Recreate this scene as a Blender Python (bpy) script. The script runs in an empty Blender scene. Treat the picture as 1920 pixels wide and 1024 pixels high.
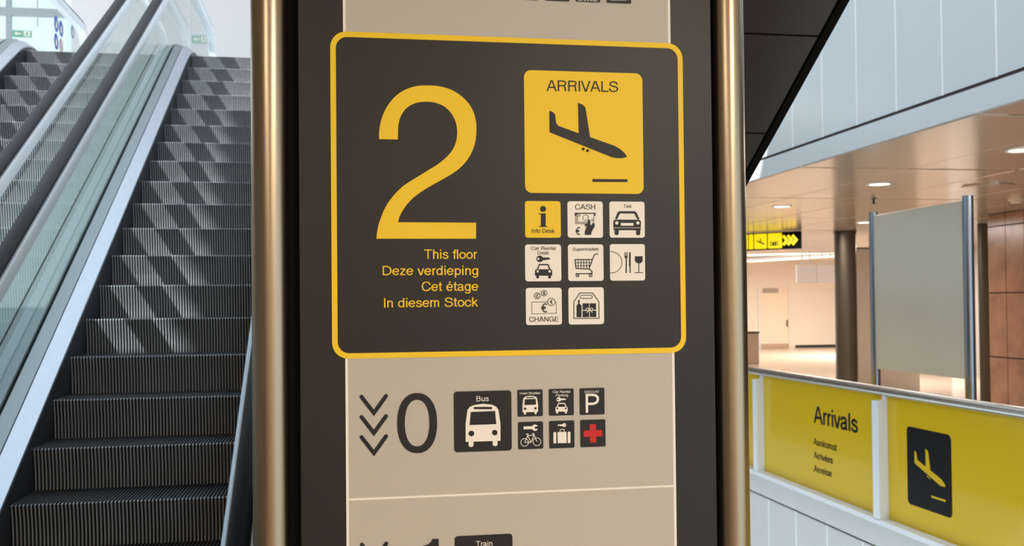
import bpy, bmesh, math, random
from mathutils import Vector, Matrix

random.seed(7)
sc = bpy.context.scene
COL = sc.collection

# ------------------------------------------------------------------ camera
EYE = Vector((0.0, 0.0, 2.0))
F_PX, YAW, PITCH, ROLL, PPY = 1889.0, math.radians(9.84), math.radians(0.987), math.radians(-0.553), 537.35
_f = Vector((math.sin(YAW) * math.cos(PITCH), math.cos(YAW) * math.cos(PITCH), math.sin(PITCH)))
_r0 = Vector((math.cos(YAW), -math.sin(YAW), 0))
_u0 = _r0.cross(_f)
RIGHT = _r0 * math.cos(ROLL) + _u0 * math.sin(ROLL)
UP = -_r0 * math.sin(ROLL) + _u0 * math.cos(ROLL)
cam = bpy.data.cameras.new('camera')
cam.sensor_width = 36.0
cam.lens = F_PX / 1920.0 * 36.0
cam.shift_y = (PPY - 512.0) / 1920.0
cam.clip_start, cam.clip_end = 0.05, 300
cam.dof.use_dof = True
cam.dof.focus_distance = 2.05
cam.dof.aperture_fstop = 9.0
cam_o = bpy.data.objects.new('camera', cam)
COL.objects.link(cam_o)
_m = Matrix((RIGHT, UP, -_f)).transposed().to_4x4()
_m.translation = EYE
cam_o.matrix_world = _m
sc.camera = cam_o

# ------------------------------------------------------------------ view, sky, sun
sc.view_settings.view_transform = 'Standard'
sc.view_settings.look = 'None'
sc.view_settings.gamma = 1.0
sc.view_settings.use_curve_mapping = False
sc.view_settings.exposure = 0.0
world = bpy.data.worlds.new('sky')
sc.world = world
world.use_nodes = True
_bg = world.node_tree.nodes['Background']
_bg.inputs[0].default_value = (0.80, 0.92, 1.0, 1)
_bg.inputs[1].default_value = 1.7
sun = bpy.data.lights.new('sun', 'SUN')
sun.energy = 11.0
sun.angle = math.radians(0.7)
sun.color = (1.0, 0.97, 0.90)
sun_o = bpy.data.objects.new('sun', sun)
COL.objects.link(sun_o)
sun_o.rotation_euler = Vector((0.45, 0.35, -0.60)).to_track_quat('-Z', 'Y').to_euler()

def area_lamp(name, loc, sx, sy, watts, color, direction=(0, 0, -1), spread=180):
    l = bpy.data.lights.new(name, 'AREA')
    l.shape = 'RECTANGLE'; l.size = sx; l.size_y = sy
    l.energy = watts; l.color = color; l.spread = math.radians(spread)
    o = bpy.data.objects.new(name, l); COL.objects.link(o)
    o.location = loc
    o.rotation_euler = Vector(direction).to_track_quat('-Z', 'Y').to_euler()
    return o
WARM = (1.0, 0.84, 0.67)
# ceiling luminaires of the hall behind the photographer
HALL_LAMPS = [(-1.5, -2.2), (2.2, -2.2), (-1.5, -5.2), (2.2, -5.2)]
for _x, _y in HALL_LAMPS:
    area_lamp('hall_ceiling_lamp', (_x, _y, 3.72), 1.2, 0.6, 76 if _x < 0 else 165, WARM)
# ceiling luminaires of the arrivals hall on the right
for _x, _y, _w in ((6.9, 6, 60), (6.9, 11.3, 90), (8.5, 17.5, 150), (14, 22, 260), (19, 33, 820)):
    area_lamp('arrivals_ceiling_lamp', (_x, _y, 3.37), 2.0, 2.0, _w * 1.3, (1.0, 0.95, 0.89))

# ------------------------------------------------------------------ helpers
def px_ray(x, y):
    return RIGHT * ((x - 960) / F_PX) + UP * (-(y - PPY) / F_PX) + _f
def on_x(x, y, X): d = px_ray(x, y); return EYE + d * (X / d.x)
def on_y(x, y, Y): d = px_ray(x, y); return EYE + d * (Y / d.y)
def on_z(x, y, Z): d = px_ray(x, y); return EYE + d * ((Z - 2.0) / d.z)

def lin(c):
    return tuple((v / 255 / 12.92 if v / 255 <= 0.04045 else ((v / 255 + 0.055) / 1.055) ** 2.4) for v in c)

MATS = {}
def mat(name, rgb, rough=0.5, metal=0.0, noise=0.0, scale=8.0, spec=0.5, bump=0.0, stretch=None, emit=None, strength=1.0, linear=False):
    if name in MATS: return MATS[name]
    m = bpy.data.materials.new(name); m.use_nodes = True
    nt = m.node_tree; b = nt.nodes['Principled BSDF']
    c = rgb if linear else lin(rgb)
    b.inputs['Base Color'].default_value = (*c, 1)
    b.inputs['Roughness'].default_value = rough
    b.inputs['Metallic'].default_value = metal
    b.inputs['Specular IOR Level'].default_value = spec
    if emit:
        b.inputs['Emission Color'].default_value = (*lin(emit), 1)
        b.inputs['Emission Strength'].default_value = strength
    if noise or bump:
        tc = nt.nodes.new('ShaderNodeTexCoord')
        mp = nt.nodes.new('ShaderNodeMapping')
        nz = nt.nodes.new('ShaderNodeTexNoise')
        nz.inputs['Scale'].default_value = scale
        nz.inputs['Detail'].default_value = 5
        if stretch: mp.inputs['Scale'].default_value = stretch
        nt.links.new(tc.outputs['Object'], mp.inputs['Vector'])
        nt.links.new(mp.outputs['Vector'], nz.inputs['Vector'])
        if noise:
            mx = nt.nodes.new('ShaderNodeMix'); mx.data_type = 'RGBA'
            mx.inputs['A'].default_value = (*[max(0, v * (1 - noise)) for v in c], 1)
            mx.inputs['B'].default_value = (*[min(1, v * (1 + noise)) for v in c], 1)
            nt.links.new(nz.outputs['Fac'], mx.inputs['Factor'])
            nt.links.new(mx.outputs['Result'], b.inputs['Base Color'])
        if bump:
            bp = nt.nodes.new('ShaderNodeBump'); bp.inputs['Strength'].default_value = bump
            bp.inputs['Distance'].default_value = 0.02
            nt.links.new(nz.outputs['Fac'], bp.inputs['Height'])
            nt.links.new(bp.outputs['Normal'], b.inputs['Normal'])
    MATS[name] = m
    return m

def glass_mat(name, tint, ior=1.5, rough=0.0):
    if name in MATS: return MATS[name]
    m = bpy.data.materials.new(name); m.use_nodes = True
    nt = m.node_tree; nt.nodes.clear()
    out = nt.nodes.new('ShaderNodeOutputMaterial')
    tr = nt.nodes.new('ShaderNodeBsdfTransparent'); tr.inputs[0].default_value = (*tint, 1)
    gl = nt.nodes.new('ShaderNodeBsdfGlossy'); gl.inputs['Roughness'].default_value = rough
    fr = nt.nodes.new('ShaderNodeFresnel'); fr.inputs['IOR'].default_value = ior
    mx = nt.nodes.new('ShaderNodeMixShader')
    ge = nt.nodes.new('ShaderNodeNewGeometry')     # one reflecting surface per pane, none on its way out
    inv = nt.nodes.new('ShaderNodeMath'); inv.operation = 'SUBTRACT'; inv.inputs[0].default_value = 1.0
    mul = nt.nodes.new('ShaderNodeMath'); mul.operation = 'MULTIPLY'
    nt.links.new(ge.outputs['Backfacing'], inv.inputs[1]); nt.links.new(inv.outputs[0], mul.inputs[0]); nt.links.new(fr.outputs[0], mul.inputs[1])
    nt.links.new(mul.outputs[0], mx.inputs[0]); nt.links.new(tr.outputs[0], mx.inputs[1]); nt.links.new(gl.outputs[0], mx.inputs[2])
    nt.links.new(mx.outputs[0], out.inputs[0])
    MATS[name] = m
    return m

def mesh_obj(name, verts, faces, mats, parent=None, smooth=False, mat_idx=None, recalc=True):
    me = bpy.data.meshes.new(name)
    me.from_pydata([tuple(v) for v in verts], [], faces)
    for m in (mats if isinstance(mats, (list, tuple)) else [mats]): me.materials.append(m)
    if mat_idx is not None: me.polygons.foreach_set('material_index', mat_idx)
    if recalc:
        bm = bmesh.new(); bm.from_mesh(me); bmesh.ops.recalc_face_normals(bm, faces=bm.faces); bm.to_mesh(me); bm.free()
    if smooth: me.polygons.foreach_set('use_smooth', [True] * len(me.polygons))
    me.update()
    o = bpy.data.objects.new(name, me); COL.objects.link(o)
    if parent is not None: o.parent = parent
    return o

def set_smooth_by_angle(o, deg=40):
    me = o.data
    me.polygons.foreach_set('use_smooth', [True] * len(me.polygons))
    bm = bmesh.new(); bm.from_mesh(me)
    for e in bm.edges:
        if len(e.link_faces) == 2 and e.calc_face_angle(0) > math.radians(deg): e.smooth = False
    bm.to_mesh(me); bm.free()

def box(name, a, b, m, parent=None, bevel=0.0, seg=2):
    x0, y0, z0 = a; x1, y1, z1 = b
    bm = bmesh.new()
    bmesh.ops.create_cube(bm, size=1)
    for v in bm.verts:
        v.co = Vector(((x0 + x1) / 2 + v.co.x * (x1 - x0), (y0 + y1) / 2 + v.co.y * (y1 - y0), (z0 + z1) / 2 + v.co.z * (z1 - z0)))
    if bevel: bmesh.ops.bevel(bm, geom=bm.edges[:], offset=bevel, segments=seg, affect='EDGES', profile=0.5)
    me = bpy.data.meshes.new(name); bm.to_mesh(me); bm.free()
    me.materials.append(m)
    o = bpy.data.objects.new(name, me); COL.objects.link(o)
    if parent is not None: o.parent = parent
    return o

def tube(name, pts, r, m, parent=None, seg=16, caps=True):
    pts = [Vector(p) for p in pts]
    vs, fs = [], []
    for i, p in enumerate(pts):
        d = (pts[min(i + 1, len(pts) - 1)] - pts[max(i - 1, 0)]).normalized()
        a = d.orthogonal().normalized() if i == 0 else (a - d * a.dot(d)).normalized()
        b = d.cross(a)
        for k in range(seg):
            t = 2 * math.pi * k / seg
            vs.append(p + (a * math.cos(t) + b * math.sin(t)) * r)
    for i in range(len(pts) - 1):
        for k in range(seg):
            fs.append((i * seg + k, i * seg + (k + 1) % seg, (i + 1) * seg + (k + 1) % seg, (i + 1) * seg + k))
    if caps:
        fs.append(tuple(range(seg))); n = (len(pts) - 1) * seg; fs.append(tuple(range(n, n + seg)))
    o = mesh_obj(name, vs, fs, m, parent)
    set_smooth_by_angle(o, 50)
    return o

def prism_x(name, poly, x0, x1, m, parent=None, smooth=False):
    """polygon in (y, z) pushed through x0..x1"""
    n = len(poly)
    vs = [(x0, y, z) for y, z in poly] + [(x1, y, z) for y, z in poly]
    fs = [tuple(range(n)), tuple(range(n, 2 * n))] + [(i, (i + 1) % n, n + (i + 1) % n, n + i) for i in range(n)]
    return mesh_obj(name, vs, fs, m, parent)

def empty(name, loc, label=None, cat=None, group=None, kind=None):
    o = bpy.data.objects.new(name, None); COL.objects.link(o)
    o.location = loc; o.empty_display_size = 0.2
    tag(o, label, cat, group, kind)
    return o
def tag(o, label=None, cat=None, group=None, kind=None):
    if label: o['label'] = label
    if cat: o['category'] = cat
    if group: o['group'] = group
    if kind: o['kind'] = kind
    return o
def struct(o): o['kind'] = 'structure'; return o
def reparent(o, p):
    """keep the world place while hanging a part under an Empty that stands elsewhere"""
    o.parent = p
    o.matrix_parent_inverse = Matrix.Translation(-Vector(p.location))
    return o

# ------------------------------------------------------------------ materials
M_DARK = mat('sign_dark_brown', (33, 28, 26), 0.42, spec=0.35, noise=0.05, scale=3)
M_BEIGE = mat('sign_beige_grey', (190, 181, 170), 0.5, spec=0.3, noise=0.025, scale=2)
M_OFFWHITE = mat('sign_off_white', (242, 234, 222), 0.5, spec=0.3)
M_YELLOW = mat('sign_yellow', (243, 201, 40), 0.5, spec=0.3)
M_RED = mat('sign_red', (200, 36, 36), 0.5, spec=0.3)
M_INK = mat('sign_ink', (34, 30, 29), 0.45, spec=0.3)
M_STEEL = mat('brushed_steel', (160, 144, 122), 0.28, metal=1.0, noise=0.10, scale=40, stretch=(1, 1, 0.02))
M_BLACK = mat('black_gap', (6, 6, 6), 0.7, spec=0.1)
M_RUBBER = mat('black_rubber', (10, 12, 18), 0.40, spec=0.1)
M_ALU = mat('satin_aluminium', (184, 192, 204), 0.30, metal=0.85, noise=0.06, scale=14)
M_CARRIER = mat('pale_anodised_profile', (222, 228, 236), 0.35, metal=0.25)
M_ALU2 = mat('grey_aluminium', (140, 150, 156), 0.38, metal=0.8)
M_SKIRT = mat('skirt_steel', (62, 64, 72), 0.42, metal=0.6)
M_RIDGE = mat('step_ridge', (164, 171, 180), 0.5, metal=0.2, noise=0.25, scale=6)
M_GROOVE = mat('step_groove', (18, 18, 20), 0.6)
M_TREAD = mat('step_tread', (92, 96, 102), 0.45, metal=0.3, noise=0.2, scale=9)
M_GLASS = glass_mat('balustrade_glass', (0.915, 0.95, 0.943), 1.55)
M_CLAD = mat('escalator_cladding', (150, 156, 160), 0.35, metal=0.6)
M_WHITE = mat('white_wall', (212, 212, 216), 0.6, noise=0.02)
M_FASCIA = mat('white_fascia', (204, 214, 220), 0.32, noise=0.03, scale=1.2)
M_GREYTILE = mat('pale_grey_panel', (205, 208, 206), 0.4, noise=0.03, scale=2)
M_POSTW = mat('white_post', (228, 232, 236), 0.35)
M_PANELY = mat('yellow_glass_panel', (214, 178, 24), 0.10, spec=0.35)
M_FLOORW = mat('tan_floor', (204, 182, 164), 0.16, noise=0.08, scale=1.5)
M_CEIL = mat('beige_metal_ceiling', (206, 192, 176), 0.20, metal=0.35, noise=0.05, scale=1.0, bump=0.05, stretch=(1, 0.35, 1))
M_SOFFIT = mat('black_bronze_soffit', (52, 42, 33), 0.16, spec=0.6, noise=0.2, scale=1.0)
M_STONE = mat('brown_stone', (150, 110, 86), 0.22, noise=0.55, scale=2.6)
M_JOINT = mat('dark_joint', (48, 40, 36), 0.8)
M_COLUMN = mat('bronze_steel', (84, 74, 62), 0.38, metal=0.7)
M_LAMP = mat('lamp_lens', (255, 250, 240), 0.4, emit=(255, 240, 214), strength=6)
M_BOARD = mat('grey_board', (208, 210, 200), 0.55, noise=0.06, scale=1.6)
M_CREAM = mat('cream_wall', (234, 222, 206), 0.6)

# ================================================================== structure
floor = struct(box('floor', (-9, -8, -0.30), (2.3, 22, 0.0), mat('pale_floor', (150, 142, 132), 0.25, noise=0.06, scale=2)))
struct(box('floor_lower', (2.3, -8, -4.3), (4.84, 22, -4.0), MATS['pale_floor']))
struct(box('wall_rear', (-9, 22, -4.3), (4.84, 22.2, 4.87), mat('rear_wall_beige', (206, 200, 192), 0.6)))
struct(box('wall_back', (-9, -8.2, 0), (4.84, -8, 3.8), M_CREAM))
struct(box('wall_left', (-9.2, -8, 0), (-9, 20, 4.3), M_WHITE))
struct(box('ceiling_hall', (-9, -8, 3.8), (0.05, 5.4, 4.3), M_CREAM))
struct(box('ceiling_middle', (0.05, -8, 3.8), (1.78, 1.75, 4.3), M_CREAM))
struct(box('ceiling_side', (1.78, -8, 3.8), (4.80, 1.75, 4.3), M_CREAM))
# unseen sloping slab added to block the sun and leave stripes on the steps
_rv = [(x, y, 7.86 + 0.5913 * y + t) for t in (0, 0.25) for x, y in ((-6.68, -4), (1.6, -4), (1.6, 6.16), (-6.68, 6.16))]
struct(mesh_obj('sun_blocker', _rv, [(0, 1, 2, 3), (4, 5, 6, 7), (0, 1, 5, 4), (1, 2, 6, 5), (2, 3, 7, 6), (3, 0, 4, 7)], M_WHITE))
struct(box('floor_upper', (-9, 13.0, 4.47), (4.78, 22, 4.87), M_WHITE))
for _x, _y in HALL_LAMPS:
    L = empty('ceiling_light', (_x, _y, 3.74), 'rectangular warm light panel on the hall ceiling, %s %s of four' % ('front' if _y > -3 else 'rear', 'left' if _x < 0 else 'right'), 'ceiling light', 'hall light panels')
    box('frame', (-0.64, -0.34, 0.02), (0.64, 0.34, 0.06), M_POSTW, L)

struct(box('sun_blocker_upper', (-9, 14.0, 9.5), (4.8, 20.3, 9.8), M_WHITE))  # unseen slab added to keep direct sun off the upper wall

# ------------------------------------------------------------------ wall and window behind the upper landing
WY = 20.0
struct(box('wall_upper', (-4.9, WY, 4.87), (4.78, WY + 0.25, 9.5), M_WHITE))
struct(box('wall_sill', (-9, WY, 4.87), (-4.9, WY + 0.25, 5.3), M_WHITE))
w = empty('window_1', (-6.95, WY, 5.3), kind='structure')
M_FRAME = mat('window_frame_grey', (150, 160, 165), 0.5)
box('window_frame', (-2.05, 0.0, 0.0), (2.05, 0.12, 0.10), M_FRAME, w)
box('window_frame', (-2.05, 0.0, 4.05), (2.05, 0.12, 4.20), M_FRAME, w)
_tz = on_y(60, 22, WY).z - 5.3
_mx = on_y(15, 30, WY).x + 6.95
box('transom', (-2.05, 0.0, _tz - 0.07), (2.05, 0.12, _tz + 0.07), M_FRAME, w)
for _x in (-2.0, _mx - 1.25, _mx, _mx + 1.25):
    box('mullion', (_x - 0.04, 0.005, 0.0), (_x + 0.04, 0.115, 4.1), M_FRAME, w)
_px = [-2.0, _mx - 1.25, _mx, _mx + 1.25, 2.0]
for i in range(4):
    for z0, z1 in ((0.1, _tz - 0.07), (_tz + 0.07, 4.05)):
        box('pane', (_px[i] + 0.04, 0.05, z0), (_px[i + 1] - 0.04, 0.058, z1), M_GLASS, w)

# ================================================================== escalators
K = 0.5913
TH = math.atan(K)
EY0, EZ0 = 5.357, 1.026          # nosing of the counted first step
RUN, RISE = 0.381, 0.381 * K
ZT = 4.87
YC0 = EY0 - EZ0 / K
YC1 = EY0 + (ZT - EZ0) / K
YA, YB = 2.70, 14.95

def ref_path():
    """samples (y, z, normal y, normal z, region) of the running line"""
    R, n = 1.3, 8
    t = R * math.tan(TH / 2)
    out = []
    d = (math.cos(TH), math.sin(TH))
    for i in range(4):
        out.append((YA + (YC0 - t - YA) * i / 4, 0.0, 0.0, 1.0, 0.0))
    for i in range(n + 1):
        a = TH * i / n
        out.append((YC0 - t + R * math.sin(a), R * (1 - math.cos(a)), -math.sin(a), math.cos(a), i / n))
    p0 = (YC0 + t * d[0], t * d[1]); p1 = (YC1 - t * d[0], ZT - t * d[1])
    for i in range(1, 24):
        f = i / 24
        out.append((p0[0] + (p1[0] - p0[0]) * f, p0[1] + (p1[1] - p0[1]) * f, -d[1], d[0], 1.0))
    for i in range(n + 1):
        a = TH * (1 - i / n)
        out.append((YC1 + t - R * math.sin(a), ZT - R * (1 - math.cos(a)), -math.sin(a), math.cos(a), 1.0 + i / n))
    for i in range(1, 7):
        out.append((YC1 + t + (YB - YC1 - t) * i / 6, ZT, 0.0, 1.0, 2.0))
    return out
REF = ref_path()
def hval(h, w):
    return h[0] + (h[1] - h[0]) * w if w <= 1 else h[1] + (h[2] - h[1]) * (w - 1)
def off(p, h):
    v = hval(h, p[4]); return (p[0] + p[2] * v, p[1] + p[3] * v)
CI = math.cos(TH)
def H(hv, hl=None, hh=None):      # vertical height above the nosing line -> normal offsets (low, incline, high)
    return (hv if hl is None else hl, hv * CI, hv if hh is None else hh)

def sweep(name, prof, m, parent, samples=None, closed=True):
    """prof: list of (u, heights) across; runs along the escalator"""
    S = samples or REF
    n = len(prof); vs, fs = [], []
    for p in S:
        for u, h in prof:
            y, z = off(p, h); vs.append((u, y, z))
    for i in range(len(S) - 1):
        for j in range(n if closed else n - 1):
            k = (j + 1) % n
            fs.append((i * n + j, i * n + k, (i + 1) * n + k, (i + 1) * n + j))
    if closed:
        fs.append(tuple(range(n))); fs.append(tuple(range((len(S) - 1) * n, len(S) * n)))
    o = mesh_obj(name, vs, fs, m, parent)
    set_smooth_by_angle(o, 35)
    return o

HRC = (1.06, 0.832, 1.165)        # centre of the handrail over the running line
NR_HI, NR_LO = 0.40, 0.36
def rail_path(extra=0.0):
    """handrail centre line with both newel turns: (y, z, ny, nz)"""
    h = tuple(v + extra for v in HRC)
    pts = []
    y0, z0 = off(REF[0], h)
    r = NR_LO + extra
    zc = z0 - r
    pts.append((y0 + 0.25, zc - r, 0.0, -1.0))
    for i in range(15):
        a = -math.pi / 2 - math.pi * i / 14
        pts.append((y0 + r * math.cos(a), zc + r * math.sin(a), math.cos(a), math.sin(a)))
    for p in REF[1:]:
        y, z = off(p, h); pts.append((y, z, p[2], p[3]))
    y1, z1 = pts[-1][0], pts[-1][1]
    r = NR_HI + extra
    zc = z1 - r
    for i in range(1, 15):
        a = math.pi / 2 - math.pi * i / 14
        pts.append((y1 + r * math.cos(a), zc + r * math.sin(a), math.cos(a), math.sin(a)))
    pts.append((y1 - 0.25, zc - r, 0.0, -1.0))
    return pts
def sweep_rail(name, prof, m, parent, uc, extra=0.0):
    P = rail_path(extra); n = len(prof); vs, fs = [], []
    for y, z, ny, nz in P:
        for du, dn in prof: vs.append((uc + du, y + ny * dn, z + nz * dn))
    for i in range(len(P) - 1):
        for j in range(n):
            k = (j + 1) % n
            fs.append((i * n + j, i * n + k, (i + 1) * n + k, (i + 1) * n + j))
    fs.append(tuple(range(n))); fs.append(tuple(range((len(P) - 1) * n, len(P) * n)))
    o = mesh_obj(name, vs, fs, m, parent); set_smooth_by_angle(o, 35); return o

HALF = 0.5235
def step_mesh():
    n = 58; p = 2 * HALF / n
    xs = []                                    # (x, depth) corrugation
    kinds = []
    for i in range(n):
        x = -HALF + i * p
        xs += [(x + 0.06 * p, 1), (x + 0.44 * p, 1), (x + 0.58 * p, 0), (x + 0.92 * p, 0)]
        kinds += [1, 2, 0, 2]                  # ridge, flank, groove, flank
    G = 0.009
    sec = []                                   # riser profile from bottom to nosing: (y, z, ny)
    for i in range(7):
        f = i / 6
        sec.append((0.030 * (1 - f) + 0.010 * math.sin(f * math.pi), -0.262 + f * 0.256))
    vs, fs, mi = [], [], []
    for y, z in sec:
        for x, g in xs: vs.append((x, y - G * g + G, z))
    m = len(xs)
    for i in range(len(sec) - 1):
        for j in range(m - 1):
            fs.append((i * m + j, i * m + j + 1, (i + 1) * m + j + 1, (i + 1) * m + j)); mi.append(0 if kinds[j] == 1 else 1)
    base = len(vs)
    for y in (0.0, 0.012, RUN + 0.03):
        for x, g in xs: vs.append((x, y + (G - G * g if y == 0 else 0), -0.006 if y == 0 else -0.007 * (1 - g)))
    last = (len(sec) - 1) * m
    rows = [last, base, base + m, base + 2 * m]
    for a, b in zip(rows[:-1], rows[1:]):
        for j in range(m - 1):
            fs.append((a + j, a + j + 1, b + j + 1, b + j))
            mi.append((0 if a < base + m else 2) if kinds[j] == 1 else 1)
    # side cheeks and underside keep the step solid
    b0 = len(vs)
    for x in (-HALF, HALF):
        vs += [(x, 0.012, -0.26), (x, 0.012, -0.012), (x, RUN + 0.03, -0.012), (x, RUN + 0.03, -0.26)]
    fs += [(b0, b0 + 1, b0 + 2, b0 + 3), (b0 + 4, b0 + 5, b0 + 6, b0 + 7), (b0 + 1, b0 + 2, b0 + 6, b0 + 5)]; mi += [1, 1, 1]
    me = bpy.data.meshes.new('step'); me.from_pydata(vs, [], fs)
    for mm in (M_RIDGE, M_GROOVE, M_TREAD): me.materials.append(mm)
    me.polygons.foreach_set('material_index', mi); me.update()
    return me
STEP = step_mesh()

def glass_outline(ya, yb, lo=False, hi=False):
    """glass pane between two joints square to the running line, ya..yb = running-line stations"""
    S = [p for p in REF if ya + 1e-6 < p[0] < yb - 1e-6]
    def at(y):
        for a, b in zip(REF[:-1], REF[1:]):
            if a[0] <= y <= b[0]:
                f = (y - a[0]) / (b[0] - a[0]); return tuple(a[i] + (b[i] - a[i]) * f for i in range(5))
        return REF[0] if y < REF[0][0] else REF[-1]
    S = [at(ya)] + S + [at(yb)]
    hb = H(0.10, 0.10, 0.10); ht = tuple(v - 0.045 for v in HRC)
    bot = [off(p, hb) for p in S]; top = [off(p, ht) for p in S]
    pts = bot[:]
    if hi:
        y1, z1 = top[-1]; r = NR_HI - 0.045
        arc = [(y1 + r * math.cos(a), z1 - r + r * math.sin(a)) for a in [-math.pi / 2 + math.pi * i / 12 for i in range(13)]]
        pts += arc
    pts += top[::-1]
    if lo:
        y0, z0 = top[0]; r = NR_LO - 0.045
        pts += [(y0 + r * math.cos(a), z0 - r + r * math.sin(a)) for a in [math.pi / 2 + math.pi * i / 12 for i in range(13)]]
    return pts

def make_escalator(label):
    E = empty('escalator', (0, 0, 0), label, 'escalator', 'escalators going up side by side')
    # running steps
    for k in range(-4, 24):
        y = EY0 + k * RUN
        zl = EZ0 + k * RISE
        z = min(max(zl, 0.0), ZT)
        if y < YC0 - 0.5 or y > YC1 + 0.6: continue
        o = bpy.data.objects.new('step', STEP); COL.objects.link(o); o.parent = E
        o.location = (0, y, z)
    # landing plates with comb
    box('landing_plate', (-HALF, YA - 0.35, -0.005), (HALF, YC0 - 0.42, 0.012), M_ALU2, E)
    box('landing_plate', (-HALF, YC1 + 0.92, ZT - 0.03), (HALF, YB + 0.3, ZT + 0.008), M_ALU2, E)
    for s in (-1, 1):
        sweep('skirt', [(s * (HALF + 0.003), H(-0.34, -0.03, -0.03)), (s * (HALF + 0.003), H(0.085, 0.085, 0.085)), (s * (HALF + 0.012), H(0.085, 0.085, 0.085)), (s * (HALF + 0.012), H(-0.34, -0.03, -0.03))], M_SKIRT, E)
        sweep('inner_deck', [(s * (HALF + 0.001), H(0.078)), (s * (HALF + 0.004), H(0.092)), (s * 0.612, H(0.150)), (s * 0.612, H(0.12)), (s * 0.54, H(0.06))], M_ALU, E)
        sweep('glass_channel', [(s * 0.622, H(0.08)), (s * 0.622, H(0.142)), (s * 0.690, H(0.172)), (s * 0.697, H(0.165)), (s * 0.697, H(0.08))], M_ALU2, E)
        sweep('outer_deck', [(s * 0.720, H(0.08)), (s * 0.720, H(0.165)), (s * 0.875, H(0.165)), (s * 0.878, H(0.155)), (s * 0.878, H(0.08))], M_ALU2, E)
        # side cladding down to the underside of the truss
        top = [off(p, H(0.10)) for p in REF]
        poly = top + [(YB, ZT - 0.9), (YC1 - 0.1, ZT - 0.95), (YC0 + 1.35, 0.0), (YA, 0.0)]
        prism_x('side_cladding', poly, s * 0.862, s * 0.872, M_CLAD, E)
        # glass panes, joints square to the slope
        cuts = [YA, 3.9, 5.75, 7.60, 9.45, 11.30, 13.1, YB]
        for i in range(len(cuts) - 1):
            g = 0.006
            pl = glass_outline(cuts[i] + (g if i else 0), cuts[i + 1] - (g if i < len(cuts) - 2 else 0), lo=(i == 0), hi=(i == len(cuts) - 2))
            prism_x('glass_pane', pl, s * 0.703, s * 0.713, M_GLASS, E)
        # handrail and its carrier
        hp = [(-0.045, -0.006), (-0.043, 0.008), (-0.032, 0.016), (0, 0.019), (0.032, 0.016), (0.043, 0.008), (0.045, -0.006), (0.036, -0.018), (-0.036, -0.018)]
        sweep_rail('handrail', hp, M_RUBBER, E, s * 0.708)
        cp = [(-0.050, -0.004), (0.050, -0.004), (0.053, -0.012), (0.053, -0.095), (0.046, -0.105), (-0.046, -0.105), (-0.053, -0.095), (-0.053, -0.012)]
        sweep_rail('handrail_carrier', cp, M_CARRIER, E, s * 0.708, extra=-0.014)
    # underside of the truss
    poly = [(YC0 + 1.35, 0.0), (YC1 - 0.1, ZT - 0.95), (YB, ZT - 0.9), (YB, ZT - 0.86), (YC1 - 0.1, ZT - 0.91), (YC0 + 1.42, 0.0)]
    prism_x('underside', poly, -0.86, 0.86, M_CLAD, E)
    return E
ESC1 = make_escalator('escalator beside the sign post, the nearer of the two running up')
ESC1.location = (-1.077, 0, 0)
def copy_tree(o, parent=None):
    c = o.copy(); COL.objects.link(c)
    if parent is not None:
        c.parent = parent; c.matrix_parent_inverse = o.matrix_parent_inverse.copy()
    for ch in list(o.children): copy_tree(ch, c)
    return c
ESC2 = copy_tree(ESC1)
ESC2.location = (-1.077 - 1.763, 0, 0)
ESC2['label'] = 'escalator at the far left, running up behind the first glass balustrade'

# ================================================================== flat print machinery
def catmull(pts, n=6, closed=False):
    P = list(pts); out = []
    m = len(P)
    rng = range(m) if closed else range(m - 1)
    for i in rng:
        p0 = P[(i - 1) % m] if (closed or i > 0) else P[0]
        p1 = P[i]; p2 = P[(i + 1) % m]
        p3 = P[(i + 2) % m] if (closed or i + 2 < m) else P[-1]
        for k in range(n):
            t = k / n
            out.append(tuple(0.5 * (2 * p1[j] + (p2[j] - p0[j]) * t + (2 * p0[j] - 5 * p1[j] + 4 * p2[j] - p3[j]) * t * t + (3 * p1[j] - p0[j] - 3 * p2[j] + p3[j]) * t ** 3) for j in (0, 1)))
    if not closed: out.append(tuple(P[-1]))
    return out

def ribbon_quads(pts, w, closed=False):
    n = len(pts); L, Rr = [], []
    for i in range(n):
        def dirv(a, b):
            dx, dy = b[0] - a[0], b[1] - a[1]; l = math.hypot(dx, dy) or 1e-9; return dx / l, dy / l
        if closed: d0 = dirv(pts[i - 1], pts[i]); d1 = dirv(pts[i], pts[(i + 1) % n])
        else:
            d0 = dirv(pts[max(i - 1, 0)], pts[max(i, 1)]) if i > 0 else dirv(pts[0], pts[1])
            d1 = dirv(pts[i], pts[i + 1]) if i < n - 1 else d0
        nx, ny = -(d0[1] + d1[1]), d0[0] + d1[0]
        l = math.hypot(nx, ny) or 1e-9; nx /= l; ny /= l
        c = max(0.35, -d0[1] * nx + d0[0] * ny)
        k = w / 2 / c
        L.append((pts[i][0] + nx * k, pts[i][1] + ny * k)); Rr.append((pts[i][0] - nx * k, pts[i][1] - ny * k))
    q = []
    for i in range(n if closed else n - 1):
        j = (i + 1) % n
        q.append([L[i], L[j], Rr[j], Rr[i]])
    return q

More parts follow.
